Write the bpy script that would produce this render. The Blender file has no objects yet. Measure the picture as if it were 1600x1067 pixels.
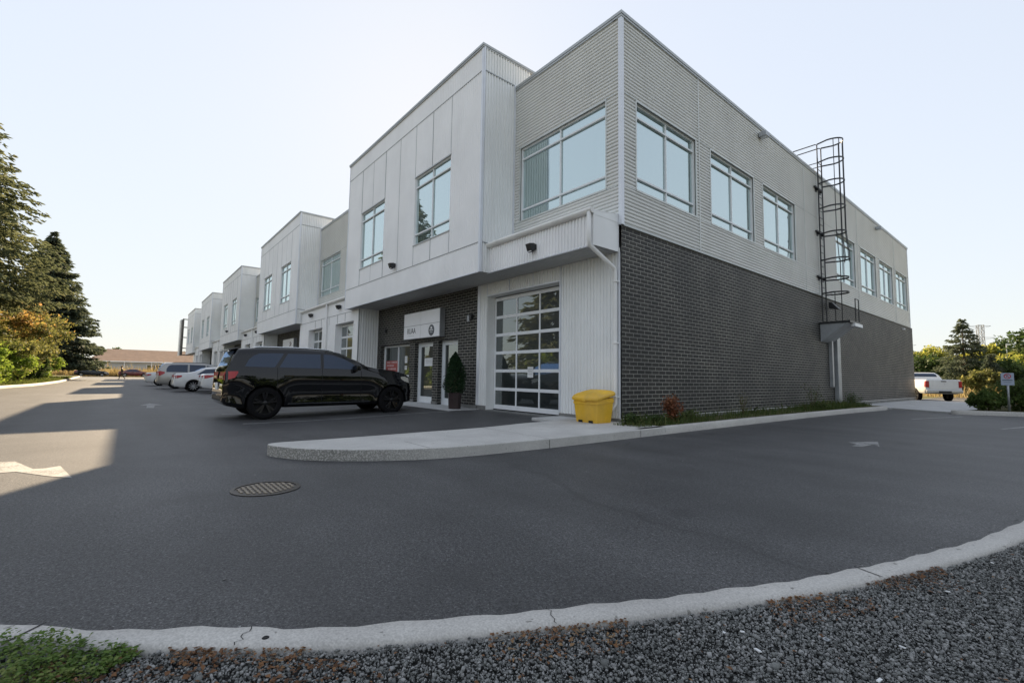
import bpy, bmesh, math, random
import numpy as np
from mathutils import Vector, Matrix
R = math.radians
rnd = random.Random(7)
nrg = np.random.default_rng(11)
scene = bpy.context.scene
C = scene.collection

# ------------------------------------------------------------ camera
f_px, yaw, pitch, roll = 724.41, .8794, .0769, .0155
cam_d = bpy.data.cameras.new('camera'); cam = bpy.data.objects.new('camera', cam_d); C.objects.link(cam)
cam_d.sensor_width = 36; cam_d.lens = f_px/1600*36; cam_d.clip_start = .05; cam_d.clip_end = 3000
fw = Vector((-math.sin(yaw)*math.cos(pitch), math.cos(yaw)*math.cos(pitch), math.sin(pitch)))
r0 = fw.cross(Vector((0, 0, 1))).normalized(); u0 = r0.cross(fw)
rr = math.cos(roll)*r0 + math.sin(roll)*u0; uu = -math.sin(roll)*r0 + math.cos(roll)*u0
M4 = Matrix(((rr.x, uu.x, -fw.x, 6.4164), (rr.y, uu.y, -fw.y, -8.5066), (rr.z, uu.z, -fw.z, 1.1), (0, 0, 0, 1)))
cam.matrix_world = M4
scene.camera = cam

# ------------------------------------------------------------ sky, sun, exposure
SUN_DIR = Vector((-1.57, .88, 1.0)).normalized()
elev = math.asin(SUN_DIR.z); az = math.atan2(SUN_DIR.x, SUN_DIR.y)
W = bpy.data.worlds.new('World'); scene.world = W; W.use_nodes = True
nt = W.node_tree; bg = nt.nodes['Background']
sky = nt.nodes.new('ShaderNodeTexSky'); sky.sky_type = 'NISHITA'; sky.sun_disc = False
sky.sun_elevation = elev; sky.sun_rotation = az
sky.air_density = 1.1; sky.dust_density = .25; sky.ozone_density = 1.2; sky.altitude = 100
bw = nt.nodes.new('ShaderNodeRGBToBW'); nt.links.new(sky.outputs[0], bw.inputs[0])
hz = nt.nodes.new('ShaderNodeMix'); hz.data_type = 'RGBA'; hz.inputs['Factor'].default_value = .75      # sky colour mixed toward its own grey: paler than the clean sky
nt.links.new(sky.outputs[0], hz.inputs['A']); nt.links.new(bw.outputs[0], hz.inputs['B']); 
bw2 = nt.nodes.new('ShaderNodeRGBToBW'); nt.links.new(hz.outputs['Result'], bw2.inputs[0])      # sky brightness compressed to even out the glow round the sun
m1 = nt.nodes.new('ShaderNodeMath'); m1.operation = 'MULTIPLY_ADD'; m1.inputs[1].default_value = .5; m1.inputs[2].default_value = .32; nt.links.new(bw2.outputs[0], m1.inputs[0])
m2 = nt.nodes.new('ShaderNodeVectorMath'); m2.operation = 'DIVIDE'; nt.links.new(hz.outputs['Result'], m2.inputs[0]); nt.links.new(m1.outputs[0], m2.inputs[1]); nt.links.new(m2.outputs[0], bg.inputs[0]); bg.inputs[1].default_value = .15
sun_d = bpy.data.lights.new('sun', 'SUN'); sun = bpy.data.objects.new('sun', sun_d); C.objects.link(sun)
sun_d.energy = 5.0; sun_d.angle = R(.5); sun_d.color = (1, .78, .52)
sun.rotation_euler = SUN_DIR.to_track_quat('Z', 'Y').to_euler()
scene.view_settings.view_transform = 'Standard'; scene.view_settings.look = 'None'
scene.view_settings.exposure = 1.80; scene.view_settings.gamma = 1
scene.cycles.max_bounces = 6; scene.cycles.transparent_max_bounces = 8

# ------------------------------------------------------------ materials
MATS = {}
def nodes_of(name):
    m = bpy.data.materials.new(name); m.use_nodes = True
    t = m.node_tree; b = t.nodes['Principled BSDF']; MATS[name] = m
    return m, t, b
def N(t, kind, **kw):
    n = t.nodes.new(kind)
    for k, v in kw.items():
        if k.startswith('i_'): n.inputs[k[2:].replace('_', ' ')].default_value = v
        else: setattr(n, k, v)
    return n
def ramp(t, stops, interp='LINEAR'):
    n = t.nodes.new('ShaderNodeValToRGB'); n.color_ramp.interpolation = interp
    e = n.color_ramp.elements
    while len(e) < len(stops): e.new(.5)
    for i, (p, c) in enumerate(stops):
        e[i].position = p; e[i].color = (*c, 1) if len(c) == 3 else c
    return n
def pos(t): return t.nodes.new('ShaderNodeNewGeometry').outputs['Position']
def mixc(t, a, b, fac, mode='MIX'):
    n = t.nodes.new('ShaderNodeMix'); n.data_type = 'RGBA'; n.blend_type = mode
    for s, v in ((n.inputs['Factor'], fac), (n.inputs['A'], a), (n.inputs['B'], b)):
        if hasattr(v, 'is_linked'): t.links.new(v, s)
        else: s.default_value = v if not isinstance(v, tuple) or len(v) == 4 else (*v, 1)
    return n.outputs['Result']
def mat(name, col, rough=.6, metal=0, spec=.5, var=.12, scale=3, bump=0, bscale=60, coat=0, streak=0):
    """plain surface with large soft variation of its own colour, and optional fine bump"""
    m, t, b = nodes_of(name)
    b.inputs['Roughness'].default_value = rough; b.inputs['Metallic'].default_value = metal
    b.inputs['Specular IOR Level'].default_value = spec; b.inputs['Coat Weight'].default_value = coat
    b.inputs['Coat Roughness'].default_value = .03
    tc = N(t, 'ShaderNodeTexCoord')
    nz = N(t, 'ShaderNodeTexNoise', i_Scale=scale, i_Detail=6.0, i_Roughness=.6)
    t.links.new(tc.outputs['Object'], nz.inputs['Vector'])
    c0 = tuple(max(0, c*(1-var)) for c in col); c1 = tuple(min(1, c*(1+var)) for c in col)
    rp = ramp(t, [(.3, c0), (.7, c1)]); t.links.new(nz.outputs['Fac'], rp.inputs[0])
    out = rp.outputs[0]
    if streak:
        mp = N(t, 'ShaderNodeMapping'); mp.inputs['Scale'].default_value = (1.2, 1.2, .22)
        t.links.new(tc.outputs['Object'], mp.inputs[0])
        ns = N(t, 'ShaderNodeTexNoise', i_Scale=1.6, i_Detail=5.0); t.links.new(mp.outputs[0], ns.inputs['Vector'])
        r2 = ramp(t, [(.45, (0, 0, 0)), (.75, (streak,)*3)]); t.links.new(ns.outputs['Fac'], r2.inputs[0])
        out = mixc(t, out, (.22, .2, .17), r2.outputs[0])
    t.links.new(out, b.inputs['Base Color'])
    if bump:
        nb = N(t, 'ShaderNodeTexNoise', i_Scale=bscale, i_Detail=4.0); t.links.new(tc.outputs['Object'], nb.inputs['Vector'])
        bp = N(t, 'ShaderNodeBump', i_Strength=bump, i_Distance=.01)
        t.links.new(nb.outputs['Fac'], bp.inputs['Height']); t.links.new(bp.outputs[0], b.inputs['Normal'])
    return m
white_panel = mat('white_panel', (.84, .855, .85), .42, 0, .5, .05, .7, streak=.09)
white_panel_front = mat('white_panel_front', (.87, .875, .88), .42, 0, .5, .05, .7, streak=.06)
grey_corr = mat('grey_corrugated', (.72, .73, .71), .42, 0, .5, .05, .8, streak=.08)
trim_light = mat('trim_light', (.72, .75, .8), .4, .2, .5, .05, 2)
coping_m = mat('coping', (.42, .44, .44), .35, .4, .5, .05, 2)
seam_m = mat('seam', (.33, .35, .36), .5, .1, .5, .05, 2)
gutter_m = mat('gutter_white', (.8, .8, .78), .4, 0, .5, .06, 2, streak=.2)
alu = mat('aluminium', (.78, .81, .83), .35, 0, .5, .04, 3)
white_frame = mat('white_frame', (.82, .84, .86), .4, 0, .5, .05, 3)
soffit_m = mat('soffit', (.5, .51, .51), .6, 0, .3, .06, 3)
black_m = mat('black_fitting', (.02, .021, .023), .45, 0, .5, .1, 5)
black_steel = mat('black_steel', (.025, .027, .03), .4, .2, .5, .1, 5)
galv = mat('galvanised', (.36, .38, .4), .45, .5, .5, .15, 4)
yellow_p = mat('yellow_plastic', (.78, .46, .025), .48, 0, .5, .12, 3.5, bump=.08, bscale=90, streak=.3)
tyre_m = mat('tyre', (.009, .009, .01), .9, 0, .1, .15, 8, bump=.1)
rubber = mat('dark_rubber', (.012, .012, .013), .7, 0, .3, .1, 8)
rim_black = mat('rim_black', (.012, .012, .014), .2, .3, .5, .1, 8)
rim_silver = mat('rim_silver', (.45, .46, .48), .3, .8, .5, .1, 8)
chrome = mat('chrome', (.6, .62, .65), .15, 1, .5, .05, 8)
def worn_paint():
    m, t, b = nodes_of('worn_paint'); p = pos(t)
    n1 = N(t, 'ShaderNodeTexNoise', i_Scale=38.0, i_Detail=6.0, i_Roughness=.8); t.links.new(p, n1.inputs['Vector'])
    n2 = N(t, 'ShaderNodeTexNoise', i_Scale=3.5, i_Detail=3.0); t.links.new(p, n2.inputs['Vector'])
    ad = N(t, 'ShaderNodeMath', operation='MULTIPLY_ADD'); ad.inputs[1].default_value = .5; t.links.new(n2.outputs['Fac'], ad.inputs[0]); t.links.new(n1.outputs['Fac'], ad.inputs[2])
    r1 = ramp(t, [(.60, (.075, .076, .078)), (.74, (.25, .25, .245)), (.95, (.33, .33, .32))]); t.links.new(ad.outputs[0], r1.inputs[0])
    t.links.new(r1.outputs[0], b.inputs['Base Color']); b.inputs['Roughness'].default_value = .75; return m
paint_line = worn_paint()
wood_m = mat('bark', (.09, .065, .045), .9, 0, .2, .3, 9, bump=.5, bscale=25)
twig_m = mat('twig', (.14, .1, .07), .9, 0, .2, .3, 9)
shingle = mat('roof_shingle', (.36, .25, .18), .9, 0, .2, .12, 1.2, bump=.3, bscale=8)
house_wall = mat('house_siding', (.42, .45, .46), .7, 0, .3, .06, 1)
plant_pot = mat('pot_glaze', (.035, .022, .022), .5, 0, .4, .2, 6)
roof_flat = mat('roof_membrane', (.3, .3, .3), .8, 0, .3, .1, 1)
sign_blue = mat('sign_grey_back', (.3, .33, .38), .5, .3)
sign_shaded = mat('sign_shaded', (.36, .42, .52), .5, 0, .5, .05, 3)  # grey-blue shade on the plate is put into its base colour
sign_white = mat('sign_white', (.88, .89, .91), .4, 0, .5, .03, 3)
sign_red = mat('sign_red', (.45, .03, .04), .5)
ink = mat('ink_dark', (.03, .035, .045), .5)
ink_grey = mat('ink_grey', (.3, .31, .32), .5)
poster_red = mat('poster_red', (.33, .07, .06), .6, var=.3, scale=9)
paper = mat('paper', (.75, .76, .76), .7)
skin_m = mat('skin', (.35, .2, .14), .6)
jacket_m = mat('brown_clothing', (.1, .075, .05), .8, var=.25, scale=12)
trouser_m = mat('dark_trousers', (.05, .045, .035), .8, var=.2, scale=12)

def car_paint(name, col, metal=.0, rough=.3, coat=1.0):
    m, t, b = nodes_of(name)
    b.inputs['Base Color'].default_value = (*col, 1); b.inputs['Roughness'].default_value = rough
    b.inputs['Metallic'].default_value = metal; b.inputs['Coat Weight'].default_value = coat
    b.inputs['Coat Roughness'].default_value = .02
    if col[0] < .02: b.inputs['Specular IOR Level'].default_value = .0; b.inputs['Coat Weight'].default_value = 1.0; b.inputs['Coat IOR'].default_value = 1.5
    tc = N(t, 'ShaderNodeTexCoord'); nz = N(t, 'ShaderNodeTexNoise', i_Scale=2.0, i_Detail=5.0)
    t.links.new(tc.outputs['Object'], nz.inputs['Vector'])
    rp = ramp(t, [(.35, (rough*.8,)*3), (.75, (min(1, rough*1.3),)*3)]); t.links.new(nz.outputs['Fac'], rp.inputs[0])
    t.links.new(rp.outputs[0], b.inputs['Roughness'])
    return m
paint_black = car_paint('car_paint_black', (.003, .0035, .005), 0, .3)
paint_white = car_paint('car_paint_white', (.66, .67, .68), 0, .3)
paint_silver = car_paint('car_paint_silver', (.36, .35, .33), .4, .35)
paint_red = car_paint('car_paint_dark_red', (.1, .012, .012), .1, .3)
paint_navy = car_paint('car_paint_dark', (.012, .014, .02), .1, .3)
def glass(name, base, tint, fac, rough=.01, blend=.35):
    m, t, b = nodes_of(name)
    out = t.nodes['Material Output']
    b.inputs['Base Color'].default_value = (*base, 1); b.inputs['Roughness'].default_value = .35
    g = N(t, 'ShaderNodeBsdfGlossy'); g.inputs['Color'].default_value = (*tint, 1); g.inputs['Roughness'].default_value = rough
    lw = N(t, 'ShaderNodeLayerWeight'); lw.inputs['Blend'].default_value = blend
    ma = N(t, 'ShaderNodeMath', operation='MULTIPLY_ADD'); ma.inputs[1].default_value = 1-fac; ma.inputs[2].default_value = fac
    t.links.new(lw.outputs['Fresnel'], ma.inputs[0]); ma.use_clamp = True
    mx = N(t, 'ShaderNodeMixShader'); t.links.new(ma.outputs[0], mx.inputs[0])
    t.links.new(b.outputs[0], mx.inputs[1]); t.links.new(g.outputs[0], mx.inputs[2]); t.links.new(mx.outputs[0], out.inputs[0])
    # very slight waviness of the sheet
    tc = N(t, 'ShaderNodeTexCoord'); nz = N(t, 'ShaderNodeTexNoise', i_Scale=1.1, i_Detail=1.0)
    t.links.new(tc.outputs['Object'], nz.inputs['Vector'])
    bp = N(t, 'ShaderNodeBump', i_Strength=.05, i_Distance=.05); t.links.new(nz.outputs['Fac'], bp.inputs['Height'])
    t.links.new(bp.outputs[0], g.inputs['Normal'])
    return m
glass_up = glass('glass_upper', (.09, .15, .145), (.76, .88, .88), .60)
glass_door = glass('glass_dark', (.02, .026, .026), (.75, .82, .82), .16)
glass_car = glass('glass_car', (.005, .009, .018), (.32, .52, .9), .03, .01, .18)
lens_red = car_paint('lens_red', (.36, .004, .008), 0, .35, .35)
lens_clear = car_paint('lens_clear', (.5, .48, .42), .2, .2)

def brick_material(name, axis):
    m, t, b = nodes_of(name)
    p = pos(t); sx = N(t, 'ShaderNodeSeparateXYZ'); t.links.new(p, sx.inputs[0])
    cb = N(t, 'ShaderNodeCombineXYZ')
    t.links.new(sx.outputs['Y' if axis == 'y' else 'X'], cb.inputs[0]); t.links.new(sx.outputs['Z'], cb.inputs[1])
    def br(c1, c2, mo):
        n = N(t, 'ShaderNodeTexBrick', offset=.5, squash=1)
        n.inputs['Color1'].default_value = c1; n.inputs['Color2'].default_value = c2; n.inputs['Mortar'].default_value = mo
        n.inputs['Scale'].default_value = 1; n.inputs['Brick Width'].default_value = .292; n.inputs['Row Height'].default_value = .0936
        n.inputs['Mortar Size'].default_value = .0062; n.inputs['Mortar Smooth'].default_value = .15; n.inputs['Bias'].default_value = 0
        t.links.new(cb.outputs[0], n.inputs['Vector']); return n
    a = br((.005, .0055, .006, 1), (.026, .025, .022, 1), (.33, .33, .315, 1))
    nz = N(t, 'ShaderNodeTexNoise', i_Scale=.9, i_Detail=6.0); t.links.new(p, nz.inputs['Vector'])
    rp = ramp(t, [(.3, (.7, .7, .7)), (.75, (1.4, 1.36, 1.28))]); t.links.new(nz.outputs['Fac'], rp.inputs[0])
    n2 = N(t, 'ShaderNodeTexNoise', i_Scale=45.0, i_Detail=3.0); t.links.new(p, n2.inputs['Vector'])
    r2 = ramp(t, [(.3, (.7, .7, .7)), (.75, (1.35, 1.35, 1.3))]); t.links.new(n2.outputs['Fac'], r2.inputs[0])
    c = mixc(t, a.outputs['Color'], rp.outputs[0], 1.0, 'MULTIPLY'); c = mixc(t, c, r2.outputs[0], 1.0, 'MULTIPLY')
    t.links.new(c, b.inputs['Base Color']); b.inputs['Roughness'].default_value = .62
    inv = N(t, 'ShaderNodeMath', operation='SUBTRACT'); inv.inputs[0].default_value = 1; t.links.new(a.outputs['Fac'], inv.inputs[1])
    ad = N(t, 'ShaderNodeMath', operation='MULTIPLY_ADD'); ad.inputs[1].default_value = .12
    t.links.new(n2.outputs['Fac'], ad.inputs[0]); t.links.new(inv.outputs[0], ad.inputs[2])
    bp = N(t, 'ShaderNodeBump', i_Strength=.6, i_Distance=.006); t.links.new(ad.outputs[0], bp.inputs['Height'])
    t.links.new(bp.outputs[0], b.inputs['Normal'])
    return m
brick_e = brick_material('brick_east', 'y'); brick_s = brick_material('brick_south', 'x')

def asphalt_material():
    m, t, b = nodes_of('asphalt'); p = pos(t)
    big = N(t, 'ShaderNodeTexNoise', i_Scale=.45, i_Detail=7.0, i_Roughness=.62); t.links.new(p, big.inputs['Vector'])
    fine = N(t, 'ShaderNodeTexNoise', i_Scale=52.0, i_Detail=5.0, i_Roughness=.8); t.links.new(p, fine.inputs['Vector'])
    vor = N(t, 'ShaderNodeTexVoronoi', i_Scale=110.0); t.links.new(p, vor.inputs['Vector'])
    r1 = ramp(t, [(.3, (.046, .047, .049)), (.7, (.076, .077, .079))]); t.links.new(big.outputs['Fac'], r1.inputs[0])
    r2 = ramp(t, [(.36, (.45, .45, .45)), (.5, (.97, .97, .97)), (.62, (1.6, 1.58, 1.55))]); t.links.new(fine.outputs['Fac'], r2.inputs[0])
    c = mixc(t, r1.outputs[0], r2.outputs[0], 1.0, 'MULTIPLY')
    vc = N(t, 'ShaderNodeTexVoronoi', i_Scale=150.0); t.links.new(p, vc.inputs['Vector']); sv = N(t, 'ShaderNodeSeparateColor'); t.links.new(vc.outputs['Color'], sv.inputs[0])
    rv = ramp(t, [(0, (.2, .2, .2)), (.35, (.85, .85, .85)), (.75, (1.05, 1.05, 1.05)), (.93, (1.4, 1.38, 1.36)), (1, (2.1, 2.07, 2.0))]); t.links.new(sv.outputs[0], rv.inputs[0])
    c = mixc(t, c, rv.outputs[0], 1.0, 'MULTIPLY')
    r3 = ramp(t, [(0.0, (1.0, 1.0, 1.0)), (.10, (0, 0, 0))]);  t.links.new(vor.outputs['Distance'], r3.inputs[0])
    sp = N(t, 'ShaderNodeTexNoise', i_Scale=38.0, i_Detail=1.0); t.links.new(p, sp.inputs['Vector'])
    r4 = ramp(t, [(.56, (0, 0, 0)), (.64, (.8, .8, .8))]); t.links.new(sp.outputs['Fac'], r4.inputs[0])
    fa = mixc(t, r3.outputs[0], r4.outputs[0], 1.0, 'MULTIPLY')
    c = mixc(t, c, (.2, .2, .19), fa)
    # long thin cracks and a wheel-worn band
    wv = N(t, 'ShaderNodeTexVoronoi', feature='DISTANCE_TO_EDGE', i_Scale=.09)
    dn = N(t, 'ShaderNodeTexNoise', i_Scale=.8, i_Detail=4.0); t.links.new(p, dn.inputs['Vector'])
    vm = N(t, 'ShaderNodeVectorMath', operation='MULTIPLY_ADD'); vm.inputs[1].default_value = (1.6, 1.6, 0); t.links.new(dn.outputs['Color'], vm.inputs[0]); t.links.new(p, vm.inputs[2])
    t.links.new(vm.outputs[0], wv.inputs['Vector'])
    r5 = ramp(t, [(0.0, (.45, .45, .45)), (.0025, (0, 0, 0))]); t.links.new(wv.outputs['Distance'], r5.inputs[0])
    c = mixc(t, c, (.02, .02, .02), r5.outputs[0])
    mpx = N(t, 'ShaderNodeMapping'); mpx.inputs['Scale'].default_value = (.12, 1.5, 1); mpx.inputs['Rotation'].default_value = (0, 0, .12); t.links.new(p, mpx.inputs[0])
    tr = N(t, 'ShaderNodeTexNoise', i_Scale=1.0, i_Detail=4.0); t.links.new(mpx.outputs[0], tr.inputs['Vector'])
    rt_ = ramp(t, [(.35, (.84, .84, .84)), (.65, (1.14, 1.14, 1.14))]); t.links.new(tr.outputs['Fac'], rt_.inputs[0]); c = mixc(t, c, rt_.outputs[0], 1.0, 'MULTIPLY')
    ol = N(t, 'ShaderNodeTexVoronoi', i_Scale=.42); on = N(t, 'ShaderNodeTexNoise', i_Scale=6.0, i_Detail=3.0); t.links.new(p, on.inputs['Vector'])
    ov = N(t, 'ShaderNodeVectorMath', operation='MULTIPLY_ADD'); ov.inputs[1].default_value = (.35, .35, 0); t.links.new(on.outputs['Color'], ov.inputs[0]); t.links.new(p, ov.inputs[2]); t.links.new(ov.outputs[0], ol.inputs['Vector'])
    ro = ramp(t, [(.0, (.55, .55, .55)), (.06, (.35, .35, .35)), (.10, (0, 0, 0))]); t.links.new(ol.outputs['Distance'], ro.inputs[0]); c = mixc(t, c, (.018, .018, .018), ro.outputs[0])
    st = N(t, 'ShaderNodeTexNoise', i_Scale=1.1, i_Detail=6.0); t.links.new(p, st.inputs['Vector'])
    r6 = ramp(t, [(.5, (0, 0, 0)), (.75, (.5, .5, .5))]); t.links.new(st.outputs['Fac'], r6.inputs[0])
    c = mixc(t, c, (.03, .03, .03), r6.outputs[0])
    t.links.new(c, b.inputs['Base Color']); b.inputs['Roughness'].default_value = .62; b.inputs['Specular IOR Level'].default_value = .5
    bp = N(t, 'ShaderNodeBump', i_Strength=.5, i_Distance=.004); t.links.new(fine.outputs['Fac'], bp.inputs['Height'])
    t.links.new(bp.outputs[0], b.inputs['Normal'])
    return m
asphalt = asphalt_material()
def concrete_material(name, lo, hi, moss=0, nose=False):
    m, t, b = nodes_of(name); p = pos(t)
    big = N(t, 'ShaderNodeTexNoise', i_Scale=1.4, i_Detail=7.0, i_Roughness=.65); t.links.new(p, big.inputs['Vector'])
    fine = N(t, 'ShaderNodeTexNoise', i_Scale=120.0, i_Detail=3.0); t.links.new(p, fine.inputs['Vector'])
    r1 = ramp(t, [(.3, lo), (.7, hi)]); t.links.new(big.outputs['Fac'], r1.inputs[0])
    r2 = ramp(t, [(.3, (.8, .8, .8)), (.7, (1.15, 1.15, 1.15))]); t.links.new(fine.outputs['Fac'], r2.inputs[0])
    c = mixc(t, r1.outputs[0], r2.outputs[0], 1.0, 'MULTIPLY')
    sp = N(t, 'ShaderNodeTexNoise', i_Scale=22.0, i_Detail=2.0); t.links.new(p, sp.inputs['Vector'])
    r4 = ramp(t, [(.68, (0, 0, 0)), (.74, (.7, .7, .7))]); t.links.new(sp.outputs['Fac'], r4.inputs[0])
    c = mixc(t, c, (.12, .115, .1), r4.outputs[0])
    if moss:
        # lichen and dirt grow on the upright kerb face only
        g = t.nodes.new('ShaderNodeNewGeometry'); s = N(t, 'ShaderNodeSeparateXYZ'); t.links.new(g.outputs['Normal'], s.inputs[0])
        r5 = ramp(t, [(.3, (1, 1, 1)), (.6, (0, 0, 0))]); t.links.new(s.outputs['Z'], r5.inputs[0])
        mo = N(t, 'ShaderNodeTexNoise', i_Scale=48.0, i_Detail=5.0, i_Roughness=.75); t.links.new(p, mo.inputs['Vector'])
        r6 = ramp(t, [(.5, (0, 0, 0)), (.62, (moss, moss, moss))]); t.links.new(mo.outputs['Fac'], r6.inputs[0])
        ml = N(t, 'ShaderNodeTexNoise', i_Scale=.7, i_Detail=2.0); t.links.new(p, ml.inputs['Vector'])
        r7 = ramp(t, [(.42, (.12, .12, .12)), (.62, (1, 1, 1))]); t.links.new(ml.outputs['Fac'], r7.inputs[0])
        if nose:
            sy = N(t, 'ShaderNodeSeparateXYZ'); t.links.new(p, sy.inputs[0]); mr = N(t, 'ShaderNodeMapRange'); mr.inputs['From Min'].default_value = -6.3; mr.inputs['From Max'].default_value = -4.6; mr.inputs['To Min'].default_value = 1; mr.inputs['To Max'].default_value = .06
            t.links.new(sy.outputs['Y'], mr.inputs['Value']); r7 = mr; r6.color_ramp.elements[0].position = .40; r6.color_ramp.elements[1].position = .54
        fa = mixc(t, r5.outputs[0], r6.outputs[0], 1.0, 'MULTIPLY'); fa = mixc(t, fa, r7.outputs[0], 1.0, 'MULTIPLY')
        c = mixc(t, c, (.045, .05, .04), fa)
    t.links.new(c, b.inputs['Base Color']); b.inputs['Roughness'].default_value = .85; b.inputs['Specular IOR Level'].default_value = .3
    bp = N(t, 'ShaderNodeBump', i_Strength=.5, i_Distance=.004); t.links.new(fine.outputs['Fac'], bp.inputs['Height'])
    t.links.new(bp.outputs[0], b.inputs['Normal'])
    return m
concrete = concrete_material('concrete', (.42, .42, .41), (.58, .58, .57))
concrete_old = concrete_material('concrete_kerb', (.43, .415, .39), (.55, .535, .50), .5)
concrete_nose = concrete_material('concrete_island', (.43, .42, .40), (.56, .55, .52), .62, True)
found_m = concrete_material('foundation', (.15, .155, .15), (.24, .24, .23))

def scatter_mat(name, cols, rough=.8, trans=0, noise=2.0, spec=.3, rw=.55, nw=1.1):
    """colour differs from one leaf, twig or stone to the next"""
    m, t, b = nodes_of(name); g = t.nodes.new('ShaderNodeNewGeometry')
    tc = N(t, 'ShaderNodeTexCoord'); nz = N(t, 'ShaderNodeTexNoise', i_Scale=noise, i_Detail=2.0); t.links.new(tc.outputs['Object'], nz.inputs['Vector'])
    a = N(t, 'ShaderNodeMath', operation='MULTIPLY_ADD'); a.inputs[1].default_value = rw; t.links.new(g.outputs['Random Per Island'], a.inputs[0])
    s = N(t, 'ShaderNodeMath', operation='MULTIPLY_ADD'); s.inputs[1].default_value = nw; s.inputs[2].default_value = .5-nw*.5-rw*.5; t.links.new(nz.outputs['Fac'], s.inputs[0])
    t.links.new(s.outputs[0], a.inputs[2])
    rp = ramp(t, [(i/(len(cols)-1), c) for i, c in enumerate(cols)]); t.links.new(a.outputs[0], rp.inputs[0])
    t.links.new(rp.outputs[0], b.inputs['Base Color']); b.inputs['Roughness'].default_value = rough; b.inputs['Specular IOR Level'].default_value = spec
    if trans:
        tr = N(t, 'ShaderNodeBsdfTranslucent'); t.links.new(rp.outputs[0], tr.inputs[0])
        mx = N(t, 'ShaderNodeMixShader'); mx.inputs[0].default_value = trans
        t.links.new(b.outputs[0], mx.inputs[1]); t.links.new(tr.outputs[0], mx.inputs[2]); t.links.new(mx.outputs[0], t.nodes['Material Output'].inputs[0])
    return m
m_spruce = scatter_mat('spruce_needles', [(.06, .075, .045), (.13, .15, .075), (.23, .23, .11)], .7, .45, .5)
m_spruce_d = scatter_mat('spruce_dark', [(.045, .06, .045), (.10, .125, .08), (.17, .19, .11)], .7, .4, .5)
m_orange = scatter_mat('autumn_orange', [(.12, .12, .03), (.24, .2, .05), (.4, .25, .08), (.5, .26, .13)], .7, .5, .5)
m_olive = scatter_mat('olive_leaves', [(.07, .085, .025), (.15, .155, .045), (.27, .24, .08)], .7, .5, .8)
m_bright = scatter_mat('bright_leaves', [(.09, .15, .02), (.2, .28, .04), (.34, .38, .07)], .7, .5, .8)
m_yellow = scatter_mat('yellow_leaves', [(.13, .16, .03), (.30, .31, .06), (.48, .43, .09)], .7, .55, .4)
m_green = scatter_mat('green_leaves', [(.025, .045, .015), (.05, .085, .022), (.10, .135, .035)], .7, .35, .8)
m_weed = scatter_mat('weed_leaves', [(.04, .07, .02), (.08, .12, .03), (.17, .16, .06)], .7, .3, 2)
m_redbush = scatter_mat('red_leaves', [(.10, .05, .025), (.22, .08, .04), (.32, .15, .06)], .7, .3, 4)
m_cedar = scatter_mat('cedar_leaves', [(.008, .022, .008), (.015, .045, .015), (.03, .07, .02)], .7, .2, 4)
m_drygrass = scatter_mat('dry_grass', [(.2, .15, .06), (.34, .26, .11), (.45, .36, .18)], .8, .3, .6)
m_lawn = scatter_mat('lawn_grass', [(.06, .09, .02), (.12, .15, .03), (.2, .2, .06)], .8, .3, 1)
m_litterleaf = scatter_mat('fallen_leaf', [(.04, .025, .015), (.11, .055, .028), (.2, .1, .045), (.26, .19, .1)], .8, .1, 3)
m_stone = scatter_mat('gravel_stone', [(.07, .073, .07), (.15, .155, .148), (.19, .195, .185), (.23, .23, .225), (.32, .32, .31)], .75, 0, 1.5, .4, 1.1, .5)
gravel_base = mat('gravel_base', (.03, .031, .03), .9, 0, .2, .4, 40, bump=1, bscale=80)
soil_m = mat('soil', (.09, .085, .04), .95, 0, .1, .35, 2, bump=.5, bscale=40)
field_m = mat('field', (.13, .13, .06), .95, 0, .1, .3, .2)

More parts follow.
